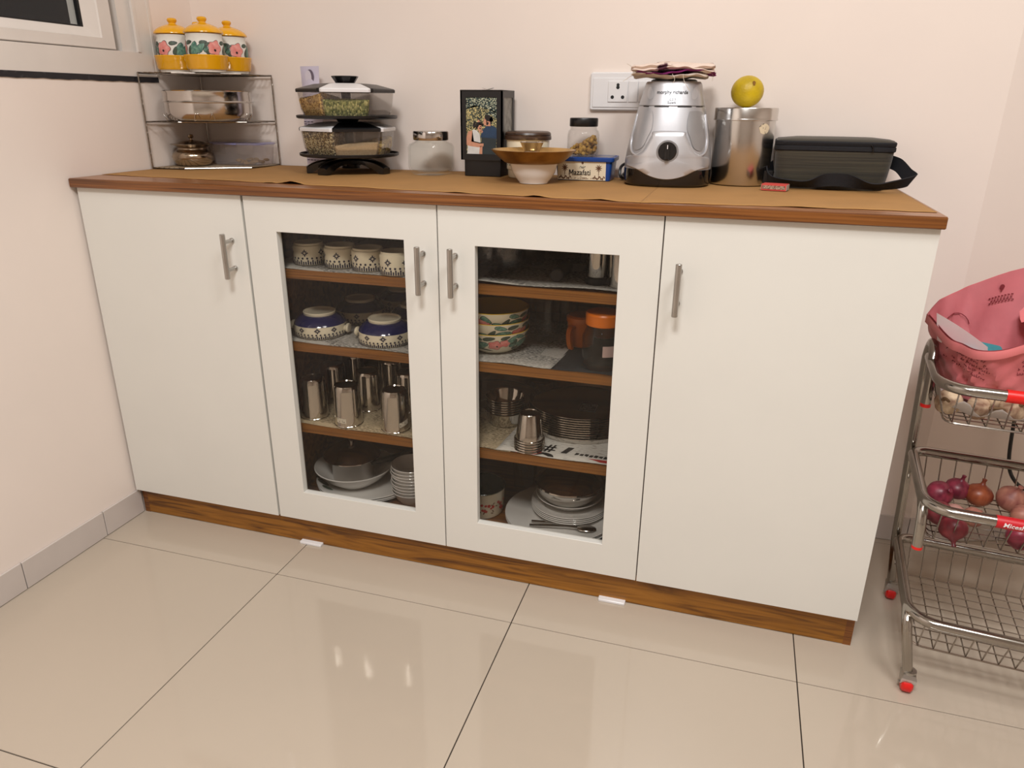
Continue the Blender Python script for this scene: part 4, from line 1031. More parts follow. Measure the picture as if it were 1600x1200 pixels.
tag(am.build('bold_print', dark_print, adv, smooth=0), None, None, None, 'stuff')
ar = MB()
def rmark(poly): ar.patch([(x - ax0, y - ay0) for x, y in poly], lambda u, v: (u, v, az + .0001 - adv.location.z), 1)
rmark([(1.228, .041), (1.30, .041), (1.335, .047), (1.335, .053), (1.30, .055), (1.228, .052)]); rmark([(1.088, .033), (1.091, .033), (1.094, .052), (1.091, .052)])
rmark([(1.120, .034), (1.132, .036), (1.146, .052), (1.140, .054)])
tag(ar.build('red_print', red_print, adv, smooth=0), None, None, None, 'stuff')

# ------------------------------------------------------------------ left glazed bay, top shelf: patterned cups
ZS = SH[1][0] + .0020
CUPP = [(0, 0), (.033, 0), (.0365, .002), (.0378, .006), (.0380, .040), (.0372, .0445), (.0348, .0465), (.0348, .0500), (.0335, .0510), (.0318, .0500), (.0318, .046), (.034, .040), (.034, .006), (0, .005)]
cup0 = thing('ceramic_cup', '', 'cup', (.5580, .1010, ZS), TO_CAM, 'cream cups with blue border')
MB().lathe(CUPP, n=40).build('cup_body', cream_cer, cup0)
def border_print(radius, zb, zt_line, star_z, n_star, parent, sc=1.0, flip=False):
    R_ = (lambda v: radius); st, dots, stars = MB(), MB(), MB(); f1 = on_round(R_, .0004)
    fz = (lambda z: (zb + zt_line + .012 * sc) - z + .0) if flip else (lambda z: z)
    n_s = int(2 * PI * radius / (.0042 * sc))
    for k in range(n_s):
        u = 2 * PI * radius * k / n_s; h = zt_line if k % 2 else zt_line - .003 * sc
        st.patch(rect(u, u + .0026 * sc, min(fz(zb), fz(h)), max(fz(zb), fz(h))), f1, 1)
    n_d = n_s // 2
    for k in range(n_d):
        u = 2 * PI * radius * (k + .5) / n_d; dots.patch(circle(u, fz(zt_line + .0028 * sc), .0021 * sc, 7), f1, 1)
    for k in range(n_star):
        u = 2 * PI * radius * k / n_star; z = fz(star_z)
        for a in range(4):
            ang = a * PI / 2; stars.patch(leaf(u + .0042 * sc * math.cos(ang), z + .0042 * sc * math.sin(ang), .0055 * sc, .0030 * sc, ang, 6), f1, 1)
            ang += PI / 4; stars.patch(leaf(u + .0035 * sc * math.cos(ang), z + .0035 * sc * math.sin(ang), .0042 * sc, .0020 * sc, ang, 6), f1, 1)
    for b, nm in ((st, 'stripe_print'), (dots, 'dot_print'), (stars, 'star_print')):
        tag(b.build(nm, navy_print, parent, smooth=0), None, None, None, 'stuff')
border_print(.0380, .003, .0140, .0300, 6, cup0, 1.25)
cl = ['leftmost cream cup with blue border on the top shelf', 'second cream cup from the left on the top shelf', 'third cream cup from the left on the top shelf, two stars showing', 'rightmost cream cup on the top shelf, half behind the door frame']
cup0['label'] = cl[0]
for k, (x, y, r) in enumerate(((.6450, .0930, .0), (.7210, .0830, .45), (.8000, .0640, -.35))): dup(cup0, (x, y, ZS), TO_CAM + r, cl[k + 1])

# ------------------------------------------------------------------ second shelf: navy soup bowls turned over
ZS = SH[1][1] + .0020
def soup_bowl(label, loc, rz):
    t = thing('soup_bowl', label, 'bowl', loc, rz, 'navy and cream soup bowls')
    MB().lathe([(.060, 0), (.0655, .0005), (.0680, .004), (.0690, .020), (.0672, .0365), (.064, .038)], n=48).build('body', cream_cer, t)
    MB().lathe([(.0672, .0365), (.064, .043), (.055, .053), (.044, .0605), (.040, .062)], n=48).build('navy_shoulder', navy_m, t)
    MB().lathe([(.0405, .0605), (.0415, .063), (.0420, .0690), (.0408, .0705), (.0388, .0700), (.036, .066), (0, .064)], n=48).build('foot_ring', cream_cer, t)
    for s in (-1, 1):
        MB().tube([(s * .064, 0, .021), (s * .072, 0, .0215), (s * .078, 0, .022)], [.010, .0080, .0085], 14).lathe([(0, -.0055), (.011, -.005), (.0142, 0), (.0135, .004), (.0105, .006), (.0040, .007), (0, .007)], n=20).xf(lambda x, y, z: (x, y, z)).build('lug', cream_cer, t) if False else \
            MB().tube([(s * .064, 0, .021), (s * .073, 0, .0215)], [.0100, .0085], 14).add(*(lambda q: ([(s * (.0765 + z * .9), x, .022 + y) for x, y, z in q.v], q.f))(MB().lathe([(0, -.006), (.0090, -.0055), (.0135, -.002), (.0142, .001), (.0125, .0045), (.008, .0055), (0, .0050)], n=20))).build('lug', cream_cer, t)
    border_print(.0690, .003, .0120, .0275, 10, t, 1.25)
    return t
sb0 = soup_bowl('navy-topped soup bowl at the front left of the second shelf', (.5640, .1120, ZS), .10); sb0.scale = (.93, .93, .82)
dup(sb0, (.5950, .2600, ZS), -.62, 'navy-topped soup bowl standing behind the two front ones')
dup(sb0, (.7420, .1040, ZS), .06, 'navy-topped soup bowl at the front right, touching the left one')
dup(sb0, (.7560, .2500, ZS), -.2, 'navy-topped soup bowl mostly hidden behind the front right bowl')
bk = thing('upright_soup_bowl', 'upright cream soup bowl with blue border stacked at the back', 'bowl', (.648, .400, ZS + .0590), -.2, 'navy and cream soup bowls')
MB().lathe([(0, .002), (.038, .002), (.038, 0), (.042, 0), (.046, .006), (.060, .018), (.0690, .034), (.0705, .055), (.0690, .057), (.066, .055), (.064, .035), (.05, .016), (0, .009)], n=48).build('body', cream_cer, bk)
for s in (-1, 1): MB().tube([(s * .066, 0, .042), (s * .076, 0, .043), (s * .083, 0, .046)], [.009, .008, .010], 12).build('lug', cream_cer, bk)
border_print(.0706, .040, .0500, .030, 10, bk, 1.0, False)
dup(sb0, (.648, .400, ZS), .2, 'navy soup bowl under the upright bowl at the back of the shelf')

# ------------------------------------------------------------------ third shelf: steel tumblers upside down
ZS = SH[1][2] + .0020
tm0 = thing('steel_tumbler', 'upturned steel tumbler at the far left front of the third shelf', 'tumbler', (.5430, .0831, ZS), 0, 'upturned steel tumblers')
TP = [(.0300, .004), (.0335, 0), (.0350, .0006), (.0352, .0022), (.0342, .0035), (.0318, .090), (.0308, .0985), (.0280, .1030), (.0260, .1036), (.0245, .1015), (0, .1010)]
MB().lathe(TP, n=40).build('cup_body', chrome_m, tm0)
tl = ['upturned steel tumbler front and centre with a white sticker', 'upturned steel tumbler at the front right with a white sticker', 'upturned steel tumbler in the middle of the second row', 'upturned steel tumbler behind the leftmost front tumbler', 'upturned steel tumbler at the back right', 'upturned steel tumbler against the right door frame', 'upturned steel tumbler at the back left']
spots = ((.6470, .0683, ZS), (.7715, .0738, ZS), (.6491, .1738, ZS), (.5360, .1954, ZS), (.6629, .2753, ZS), (.7508, .1984, ZS), (.5480, .2900, ZS))
stick_m = mat('white_sticker', rgb(222, 214, 196), .6, color2=rgb(120, 112, 100), scale=260, stretch=(1, 1, 1), lo=.36, hi=.44)
for k, s_ in enumerate(spots):
    t = dup(tm0, s_, 0, tl[k])
    if k < 2:
        a0 = math.radians(-61) + (-.55 if k == 0 else .60)
        fs_ = on_round(prof_radius(TP[4:6]), .0004, a0)
        MB().grid(10, 2, lambda u, v: fs_(-.013 + .026 * u, .014 + .012 * v + (.006 if k else -.002) * u)).build('sticker', stick_m, t, smooth=0)
dup(tm0, (.7400, .3300, ZS), 0, 'upturned steel tumbler in the far back row')

# ------------------------------------------------------------------ bottom left: plates, bowl, handled pan, stack of dip bowls
Z4 = .0985
PLP = [(0, .002), (.085, .002), (.085, 0), (.088, 0), (.092, .0028), (.118, .0085), (.138, .0130), (.1395, .0145), (.138, .0155), (.116, .0112), (.090, .0060), (0, .0050)]
plate0 = thing('dinner_plate', 'lowest white dinner plate on the bottom shelf behind the left glass', 'plate', (.6200, .2000, Z4), 0, 'white plates, left bay')
MB().lathe(PLP, n=56).build('plate_body', opal_m, plate0)
dup(plate0, (.6215, .199, Z4 + .0052), 0, 'middle white dinner plate on the bottom shelf behind the left glass')
dup(plate0, (.619, .198, Z4 + .0104), 0, 'uppermost white dinner plate under the serving bowl behind the left glass')
lp = MB()
for k, (u, v, L, W, a) in enumerate(((-.095, -.075, .05, .016, -.5), (-.118, -.040, .045, .018, 1.2), (-.112, -.008, .04, .016, 1.9), (-.070, -.098, .04, .012, -.3))):
    lp.patch(leaf(u, v, L, W, a), lambda x, y: (x, y, .0052 + max(0, (math.hypot(x, y) - .090)) * .215 + .0012 + (.0 if math.hypot(x, y) < .116 else 0)), 3)
lp.xf(lambda x, y, z: (x, y, z + .0008))
p_ = [o for o in bpy.data.objects if o.get('label', '').startswith('uppermost white dinner plate')][0]
tag(lp.build('leaf_print', leafdk_print, p_), None, None, None, 'stuff')
sbw = thing('serving_bowl', 'white serving bowl on the plates with the lidded pan inside', 'bowl', (.5930, .1720, Z4 + .0165), math.radians(0))
MB().lathe([(0, .003), (.048, .003), (.048, 0), (.053, 0), (.060, .006), (.085, .026), (.1030, .047), (.1060, .0500), (.1062, .0515), (.1040, .0522), (.099, .049), (.082, .030), (.056, .010), (0, .008)], n=56).build('bowl_body', opal_m, sbw)
pan = thing('lidded_steel_pan', 'steel pan with domed lid and dark handle inside the serving bowl', 'pan', (.5850, .1780, Z4 + .0255), math.radians(8))
MB().lathe([(0, 0), (.052, 0), (.055, .002), (.056, .030), (.0565, .038), (.066, .044), (.0665, .046), (.064, .046)], n=48).xf(lambda x, y, z: (x, y, z * 1.45)).build('pan_body', steel_m, pan)
pld = MB().lathe([(.0735, .0660), (.0760, .0670), (.0755, .0690), (.070, .073), (.062, .082), (.046, .091), (.026, .0960), (0, .0970)], n=48).build('lid', steel_m, pan)
MB().lathe([(.006, .0965), (.006, .106), (.009, .108), (.0095, .111), (.006, .1135), (0, .114)], n=20).build('knob', steel_m, pld)
MB().tube([(.054, 0, .045), (.075, .008, .048), (.13, .03, .060), (.16, .045, .068)], [.006, .008, .0085, .007], 10).build('handle', black_pl, pan)
db0 = thing('dip_bowl', 'lowest white dip bowl in the stack beside the plates', 'bowl', (.7720, .1500, Z4), 0, 'stacked white dip bowls')
MB().lathe([(0, .002), (.030, .002), (.030, 0), (.033, 0), (.036, .003), (.046, .016), (.0525, .032), (.0540, .0345), (.0530, .0358), (.0495, .032), (.042, .016), (.031, .006), (0, .005)], n=44).build('bowl_body', opal_m, db0)
words = ['second', 'third', 'fourth', 'fifth', 'sixth', 'seventh', 'eighth', 'ninth']
for k in range(8): dup(db0, (.772 + .0012 * math.sin(k * 2.1), .150 + .001 * math.cos(k * 1.7), Z4 + .0090 * (k + 1)), 0, words[k] + ' white dip bowl from the bottom of the stack beside the plates')
gt0 = thing('glass_tumbler', 'small clear glass tumbler at the back of the bottom shelf behind the left glass', 'glass', (.700, .380, Z4), 0, 'clear glass tumblers, bottom shelf')
GP = [(0, 0), (.026, 0), (.028, .002), (.033, .085), (.0335, .0870), (.032, .0870), (.0265, .012), (0, .010)]
MB().lathe(GP, n=28).build('glass_body', glass_m, gt0)

# ------------------------------------------------------------------ right glazed bay
ZS = SH[2][0] + .0085
g_ = []
gc0 = thing('cut_glass_cup', 'clear cut-glass cup at the front left of the top shelf', 'glass', (1.0430, .1303, ZS), 0, 'cut-glass cups')
MB().lathe([(0, 0), (.020, 0), (.024, .002), (.031, .016), (.0345, .036), (.0345, .062), (.033, .062), (.0325, .036), (.028, .016), (.020, .007), (0, .006)], n=14).build('glass_body', cutglass_m, gc0, smooth=10)
dup(gc0, (.9720, .1440, ZS), .2, 'clear cut-glass cup partly behind the left door frame')
dup(gc0, (1.065, .225, ZS), .4, 'clear cut-glass cup in the second row of the top shelf')
dup(gc0, (.990, .240, ZS), .1, 'clear cut-glass cup at the back left of the top shelf')
dk_m = mat('dark_grey_plastic', rgb(52, 46, 46), .5, var=.2)
rl = thing('dark_cylinder', 'dark round-ended tool lying on the newspaper, top right shelf', 'tool', (1.158, .150, ZS - .006))
MB().lathe([(0, 0), (.012, 0), (.0145, .002), (.0145, .100), (.012, .103), (0, .103)], n=28).xf(lambda x, y, z: (x, -.06 + z, .0146 + y)).build('tool_body', dk_m, rl)
tg = thing('tea_tin', 'dark square tin standing at the back of the top shelf', 'tin', (1.190, .345, ZS - .006), .2)
MB().rbox(-.035, .035, -.03, .03, 0, .095, .005, .002, 3).build('tin_body', dk_m, tg)
MB().rbox(-.036, .036, -.031, .031, .082, .099, .005, .002, 3).build('lid', mat('brown_tin', rgb(86, 66, 48), .4, var=.2), tg)
fk0 = thing('steel_flask', 'polished steel flask with black foot on the top shelf', 'flask', (1.2416, .1090, ZS - .006))
MB().lathe([(0, .016), (.0225, .016), (.0232, .018), (.0232, .128), (.021, .130), (0, .130)], n=40).build('flask_body', chrome_m, fk0)
MB().lathe([(0, 0), (.024, 0), (.0252, .002), (.0252, .014), (.0235, .016), (0, .016)], n=40).build('foot', black_pl, fk0)
MB().rbox(.018, .036, -.010, .010, .0, .014, .003, .002, 3).build('foot_lug', black_pl, fk0)
sg = thing('steel_glass', 'tall steel tumbler beside the flask on the top shelf', 'tumbler', (1.2980, .0980, ZS - .006))
MB().lathe([(0, .002), (.026, .002), (.027, 0), (.0300, .001), (.0300, .004), (.0290, .016), (.0320, .118), (.0330, .120), (.0310, .119), (.028, .02), (0, .02)], n=40).build('cup_body', chrome_m, sg)

ZS = SH[2][1] + .0035
fb0 = thing('floral_bowl', 'lowest flowered mixing bowl in the stack, pink blossom on its side', 'bowl', (1.0070, .1330, ZS), TO_CAM, 'stacked flowered bowls')
FP = [(0, .003), (.040, .003), (.040, 0), (.044, 0), (.048, .004), (.060, .014), (.0705, .032), (.0765, .056), (.0785, .0660), (.0790, .0690)]
FI = [(.0790, .0690), (.0778, .0705), (.0755, .0680), (.068, .034), (.058, .018), (.046, .009), (0, .008)]
MB().lathe(FP, n=56).build('bowl_body', cream_cer, fb0)
MB().lathe(FI, n=56).build('yellow_glaze', mustard_cer, fb0)
R = prof_radius(FP[3:]); ik, pk_, lf, dk = MB(), MB(), MB(), MB()
for rep in range(4):
    off = rep * .108
    f1, f2 = on_round(R, .0004), on_round(R, .0008)
    for (bx_, by_, br) in ((.004, .036, .0170), (.026, .042, .0125)):
        ik.patch(blossom(off + bx_, by_, br + .0010), f1); pk_.patch(blossom(off + bx_, by_, br), f2)
    ik.patch(circle(off + .008, .033, .0025), on_round(R, .0011))
    for (lx, ly, L, W, a, c) in ((-.032, .034, .042, .026, .35, lf), (-.010, .058, .028, .011, .2, dk), (-.040, .058, .030, .012, -.3, lf), (.044, .052, .030, .014, .8, lf), (.048, .034, .026, .013, .4, lf), (.028, .060, .022, .009, .3, dk), (-.058, .040, .026, .012, 1.1, dk), (.052, .020, .020, .009, .2, dk)):
        ik.patch(leaf(off + lx, ly, L + .0022, W + .0022, a), f1); c.patch(leaf(off + lx, ly, L, W, a), f2)
fb0.scale = (1, 1, .74)
for b, nm, mm in ((ik, 'outline_print', ink_m), (pk_, 'blossom_print', pink_print), (lf, 'leaf_print', leaf_print), (dk, 'dark_leaf_print', leafdk_print)):
    tag(b.build(nm, mm, fb0), None, None, None, 'stuff')
dup(fb0, (1.007, .132, ZS + .0240), TO_CAM + .75, 'middle flowered mixing bowl in the stack behind the right glass')
dup(fb0, (1.0055, .133, ZS + .0480), TO_CAM + 1.2, 'topmost flowered mixing bowl, its mustard inside showing')
dup(gt0, (1.1058, .2352, ZS - .002), 0, 'clear glass tumbler beside the flowered bowls, second shelf'); 
dup(gt0, (1.130, .320, ZS - .002), 0, 'clear glass tumbler at the back middle of the second shelf')
dup(gt0, (1.060, .350, ZS - .002), 0, 'clear glass tumbler at the back left of the second shelf')
or_m = mat('orange_plastic', rgb(224, 116, 16), .3, var=.12, scale=20)
orj = thing('orange_cup', 'orange plastic cup with a looped handle facing out', 'cup', (1.1920, .2150, ZS), TO_CAM - .75)
MB().lathe([(0, 0), (.026, 0), (.029, .003), (.033, .055), (.034, .060), (.032, .060), (.027, .006), (0, .005)], n=32).build('cup_body', or_m, orj)
MB().tube(smooth_path([(.031, .004, .050), (.043, .004, .050), (.049, .004, .036), (.046, .004, .014), (.040, .004, .000)], 5), .0045, 8, flat=(.012, .006)).build('handle', or_m, orj)
tag(dup(orj, (1.232, .300, ZS), TO_CAM + 2.6, 'orange plastic cup standing behind the looped-handle one'), None, None)
MB().lathe([(0, .060), (.035, .060), (.035, .070), (.030, .074), (0, .075)], n=32).build('lid', or_m, orj)
gjr = thing('tall_glass_jar', 'big clear glass jar with orange lid behind the right glass door', 'jar', (1.2660, .0800, ZS))
MB().lathe([(0, 0), (.038, 0), (.0425, .003), (.0435, .010), (.0435, .070), (.038, .082), (.035, .086), (.035, .094)], n=44).lathe([(.033, .094), (.033, .085), (.041, .070), (.041, .010), (0, .006)], n=44).build('glass_body', glass_m, gjr)
MB().lathe([(0, .0945), (.0365, .0945), (.0380, .096), (.0385, .118), (.036, .1215), (0, .1215)], n=40).build('lid', or_m, gjr)
fl_ = on_round(lambda v: .0437, .0004, TO_CAM + .15)
MB().grid(10, 2, lambda u, v: fl_(-.010 + .024 * u, .034 + .024 * v)).build('faded_label', mat('pale_pink_label', rgb(200, 172, 166), .6, var=.1), gjr, smooth=0)

ZS = SH[2][2] + .0040
wg = thing('wine_glass', 'upturned stemmed glass at the left of the third shelf', 'wine glass', (.9800, .1350, ZS))
MB().lathe([(.030, 0), (.036, .026), (.0365, .040), (.030, .058), (.014, .070), (.0045, .076), (.0036, .090), (.0036, .125), (.006, .132), (.020, .137), (.0335, .1395), (.0335, .1405), (0, .142)], n=36).build('glass_body', glass_m, wg)
kt0 = thing('steel_katori', 'lowest steel bowl of the nested stack, third shelf', 'bowl', (1.0141, .1900, ZS - .002), 0, 'nested steel bowls')
KP = [(0, 0), (.034, 0), (.037, .002), (.043, .014), (.0472, .034), (.0490, .0365), (.0475, .0378), (.0455, .034), (.041, .014), (.034, .004), (0, .003)]
MB().lathe(KP, n=44).build('bowl_body', chrome_m, kt0)
for k in range(6): dup(kt0, (1.0141, .190, ZS - .002 + .0062 * (k + 1)), 0, words[k] + ' steel bowl of the nested stack, third shelf')
st0 = thing('small_tumbler', 'lowest steel tumbler of the upturned nested stack', 'tumbler', (1.1110, .0680, ZS - .002), 0, 'nested small tumblers')
MB().lathe([(.0305, .0025), (.0325, 0), (.0350, .0004), (.0358, .0018), (.0350, .0034), (.0318, .0040), (.0245, .062), (.0225, .0645), (.020, .0650), (.019, .0630), (0, .0630)], n=36).build('cup_body', chrome_m, st0)
for k in range(4): dup(st0, (1.1110, .0680, ZS - .002 + .0062 * (k + 1)), 0, (words[:3] + ['topmost'])[k] + ' steel tumbler of the upturned nested stack')
sp0 = thing('steel_plate', 'lowest steel plate of the tall stack, third shelf', 'plate', (1.1960, .2380, ZS - .001), 0, 'stacked steel plates')
MB().lathe([(0, 0), (.118, 0), (.1215, .0012), (.1270, .0125), (.1282, .0140), (.1292, .0138), (.1290, .0150), (.1272, .0153), (.1205, .0030), (.1165, .0016), (0, .0016)], n=72).build('plate_body', chrome_m, sp0)
wp = words + ['tenth']
for k in range(9):
    o = dup(sp0, (1.196 + .0006 * math.sin(k * 2.3), .238, ZS - .001 + .0058 * (k + 1)), 0, (wp[k] + ' steel plate from the bottom of the tall stack') if k < 8 else 'topmost steel plate of the stack, with a grey sticker')
lb_ = MB().box(-.021, .021, -.024, .024, .0017, .0021).xf(lambda x, y, z: (x + .022, y - .020, z)).build('sticker', mat('grey_sticker', rgb(110, 110, 116), .5, var=.05), o, smooth=0)
lt = marks([9, 6, 8], .0068, .0105, seed=5)
for a_, b_, c_, d_ in ((-.019, .019, .0085, .0095), (-.019, .019, -.0285, -.0275), (-.019, -.018, -.0285, .0095), (.018, .019, -.0285, .0095)): lt.add([(a_, c_, 0), (b_, c_, 0), (b_, d_, 0), (a_, d_, 0)], [(0, 1, 2, 3)])
tag(lt.xf(lambda x, y, z: (x + .022, y * 1.15 - .009, .0022)).build('small_print', mat('pale_lettering', rgb(206, 204, 200), .6, var=.03), lb_, smooth=0), None, None, None, 'stuff')
for x0_, x1_, y0_, y1_ in ((.0135, .0465, .0022, .0030), (.0135, .0465, -.0222, -.0214), (.0135, .0141, -.0222, .003), (.0459, .0465, -.0222, .003)):
    pass
dup(sp0, (.930, .350, ZS - .001), 0, 'single steel plate behind the nested steel bowls')

# bottom right
Z4 = .0985
ep = thing('enamel_pot', 'cream enamel pot with red flower band and dark green inside', 'pot', (.9620, .1594, Z4))
EP = [(0, 0), (.050, 0), (.054, .003), (.0570, .014), (.0590, .070), (.0605, .072)]
MB().lathe(EP, n=48).build('pot_body', cream_cer, ep)
MB().lathe([(.0605, .072), (.0612, .0735), (.0600, .0748), (.0578, .073), (.0560, .014), (.050, .005), (0, .004)], n=48).build('green_lining', mat('dark_green_enamel', rgb(28, 48, 32), .2, var=.1, coat=.3), ep)
ef, eg = MB(), MB()
for k in range(90):
    u = -.07 + random.uniform(0, .21); v = random.uniform(.014, .046)
    if k % 2: ef.patch(blossom(u, v, random.uniform(.003, .0052), 5, 15), on_round(prof_radius(EP[2:]), .0005, TO_CAM), 1)
    else: eg.patch(leaf(u, v, .008, .0034, random.uniform(0, 3)), on_round(prof_radius(EP[2:]), .0004, TO_CAM), 1)
tag(ef.build('red_flower_print', red_print, ep, smooth=0), None, None, None, 'stuff'); tag(eg.build('brown_leaf_print', brown_print, ep, smooth=0), None, None, None, 'stuff')
dp0 = dup(plate0, (1.1680, .1720, Z4), 0, 'lowest white dinner plate behind the right glass', 'white plates, right bay')
dup(plate0, (1.167, .173, Z4 + .0052), 0, 'second white dinner plate behind the right glass', 'white plates, right bay')
dup(plate0, (1.168, .171, Z4 + .0104), 0, 'third white dinner plate behind the right glass, carrying the spoon', 'white plates, right bay')
qp0 = thing('side_plate', 'lowest white side plate under the steel pot', 'plate', (1.1850, .2000, Z4 + .0168), 0, 'white side plates')
MB().lathe([(r * .70, z) for r, z in PLP], n=48).build('plate_body', opal_m, qp0)
for k in range(3): dup(qp0, (1.185, .200, Z4 + .0168 + .0050 * (k + 1)), 0, (words[:2] + ['topmost'])[k] + ' white side plate under the steel pot')
hb = thing('white_soup_plate', 'deep white dish on the side plates holding the steel pot', 'dish', (1.1820, .2050, Z4 + .0370))
MB().lathe([(0, .002), (.045, .002), (.045, 0), (.049, 0), (.06, .006), (.082, .024), (.0850, .0265), (.0835, .0275), (.058, .010), (0, .005)], n=48).build('dish_body', opal_m, hb)
hp = thing('steel_pot', 'round lidded steel pot on the white dish behind the right glass', 'pot', (1.1780, .2080, Z4 + .0424))
MB().lathe([(0, 0), (.050, 0), (.060, .006), (.0795, .028), (.0840, .046), (.0840, .050), (.080, .052)], n=56).build('pot_body', chrome_m, hp)
MB().lathe([(.0855, .0495), (.0870, .0510), (.0860, .0540), (.080, .058), (.074, .066), (.060, .072), (.030, .076), (0, .077)], n=56).build('lid', chrome_m, hp)
spn = thing('steel_spoon', 'steel spoon lying across the front of the white plates', 'spoon', (1.1950, .0990, Z4 + .0245), math.radians(6))
MB().tube([(-.085, -.006, .0), (-.04, -.003, .0025), (.005, 0, .004), (.030, 0, .004)], [.0035, .003, .0024, .003], 8).build('spoon_handle', steel_m, spn)
MB().ball((.052, 0, .004), .013, 20, 10, (1.9, 1.15, .32)).build('spoon_bowl', steel_m, spn)
sp2 = thing('steel_fork_handle', 'second slim cutlery handle lying behind the spoon', 'spoon', (1.190, .112, Z4 + .0225), math.radians(4))
MB().tube([(-.080, 0, 0), (-.03, .002, .002), (.03, .004, .003)], [.0034, .0028, .0022], 8).build('cutlery_handle', steel_m, sp2)
dup(gt0, (1.040, .290, Z4), 0, 'clear glass tumbler behind the enamel pot'); dup(gt0, (1.020, .370, Z4), 0, 'clear glass tumbler at the back left of the right bottom shelf')
# ------------------------------------------------------------------ three-tier vegetable trolley
tro_m = mat('chromed_tube', (0.40, 0.375, 0.34, 1), 0.16, 1.0, var=0.12, scale=20)
tw_m = mat('basket_wire', (0.44, 0.40, 0.36, 1), 0.2, 1.0, var=0.15, scale=60)
red_pl = mat('red_plastic', rgb(222, 26, 22), .35, var=.08)
TO = (1.908, -.083, 0.0)
tro = thing('vegetable_trolley', 'three-tier steel basket trolley on red castors beside the sideboard', 'trolley', TO, math.radians(-5.5))
W = .40
def lean(z): return -.04 * (z - .2)
def tpart(b, name, m=None, parent=None, smooth=35): return b.build(name, m or tro_m, parent or tro, smooth=smooth)
TIERS = [(.172, -.012, .085), (.388, .030, .305), (.606, .085, .530)]      # rim height, front y, bottom height
YB = .312
for s in (0, 1):
    X = lambda z: (W if s else 0) + lean(z)
    xo = .0 if not s else .0
    # rear post with the hooked top
    pts = [(X(.045) + .006, YB, .045), (X(.16), YB, .16), (X(.56), YB + .004, .56)] + [(X(.6), YB + .004 - .045 * (1 - math.cos(t)), .575 + .062 * math.sin(t)) for t in (PI * i / 10 for i in range(1, 10))] + [(X(.57), YB - .086, .575), (X(.53), YB - .086, .520)]
    pts = [(x, y, z) for x, y, z in pts]
    tpart(MB().tube(pts, .0095, 12), 'rear_post')
    tpart(MB().lathe([(0, -.0035), (.0098, -.003), (.0098, .004), (0, .004)], c=(X(.53), YB - .086, .519), n=14), 'end_cap', red_pl)
    # front legs / stubs
    z1 = TIERS[0][0]; fy0 = TIERS[0][1]
    tpart(MB().tube([(X(z1) , .055, z1 - .001), (X(z1) , .025, z1 - .003), (X(.15), .008, .155), (X(.12) + .004, .003, .125), (X(.05) + .016, .0, .046)], [.009, .0095, .0095, .0095, .0095], 12), 'front_leg')
    z2 = TIERS[1][0]
    tpart(MB().tube([(X(z2), .110, z2 - .001), (X(z2), .072, z2 - .003), (X(.36), .052, .368), (X(.34), .046, .345), (X(.29), .044, .298)], .0095, 12), 'front_stub')
    tpart(MB().lathe([(0, -.003), (.0097, -.0025), (.0097, .003), (0, .003)], c=(X(.29), .044, .2975), n=14), 'end_cap', red_pl)
    for yy in (0, YB):
        c_ = (X(.03) + (.019 if yy == 0 else .009), yy)
        fk = tpart(MB().tube([(c_[0], yy, .050), (c_[0], yy, .044)], .0125, 14).loft([[(c_[0] + sx * w_, yy + sy * d_, z) for sx, sy in ((-1, -1), (1, -1), (1, 1), (-1, 1))] for z, w_, d_ in ((.022, .0135, .010), (.038, .0135, .016), (.045, .011, .012))]), 'castor_fork', steel_dull)
        tpart(MB().lathe([(0, -.0105), (.012, -.0105), (.0160, -.007), (.0165, 0), (.0160, .007), (.012, .0105), (0, .0105)], n=24).xf(lambda x, y, z: (c_[0] + z, yy + x, .0166 + y)), 'castor_wheel', red_pl)
        tpart(MB().tube([(c_[0] - .0155, yy, .017), (c_[0] + .0155, yy, .017)], .003, 8), 'castor_axle', steel_dull)
for k, (z, fy0, zb) in enumerate(TIERS):
    x0, x1 = lean(z), W + lean(z); yb = YB - .012; rr = .055
    rim = []
    for (cx, cy, a) in ((x1 - rr, yb - .03, 0), (x0 + rr, yb - .03, PI / 2), (x0 + rr, fy0 + rr, PI), (x1 - rr, fy0 + rr, 1.5 * PI)):
        ry = .03 if cy > .2 else rr; rxx = rr if ry == rr else .03
        ccx = cx + (rr - rxx) * (1 if cx > W / 2 else -1)
        for i in range(7):
            t = a + PI / 2 * i / 6; rim.append((ccx + rxx * math.cos(t), cy + ry * math.sin(t), z))
    tpart(MB().tube(rim, .0105, 12, closed=True), 'basket_rim')
    # base frame wire and wire mesh
    bx0, bx1, by0, by1 = x0 + .022, x1 - .022, fy0 + (.030 if k == 2 else .046), yb - .010
    bw_ = MB()
    lw = [(x, y, zb) for x, y in rrect((bx0 + bx1) / 2, (by0 + by1) / 2, bx1 - bx0, by1 - by0, .02, 3)]
    tpart(MB().tube(lw, .0021, 6, closed=True), 'base_wire', tw_m)
    n = 13
    cr = MB()
    for i in range(n):
        x = bx0 + .012 + (bx1 - bx0 - .024) * i / (n - 1)
        xt = x0 + .030 + (x1 - x0 - .060) * i / (n - 1)
        cr.tube([(xt, yb, z - .006), (x, by1, zb + .004), (x, by1 - .004, zb), (x, by0 + .004, zb), (x, by0, zb + .003), (xt, fy0 + .004, z - .004)], .0015, 5)
    tag(tpart(cr, 'cross_wires', tw_m), None, None, None, 'stuff')
    ln = MB()
    for i in range(1, 9):
        y = by0 + (by1 - by0) * i / 9
        ln.tube([(x0 + .002, y, z - .006), (bx0 - .002, y, zb + .008), (bx0 + .006, y, zb + .002), (bx1 - .006, y, zb + .002), (bx1 + .002, y, zb + .008), (x1 - .002, y, z - .006)], .0014, 5)
    tag(tpart(ln, 'long_wires', tw_m), None, None, None, 'stuff')
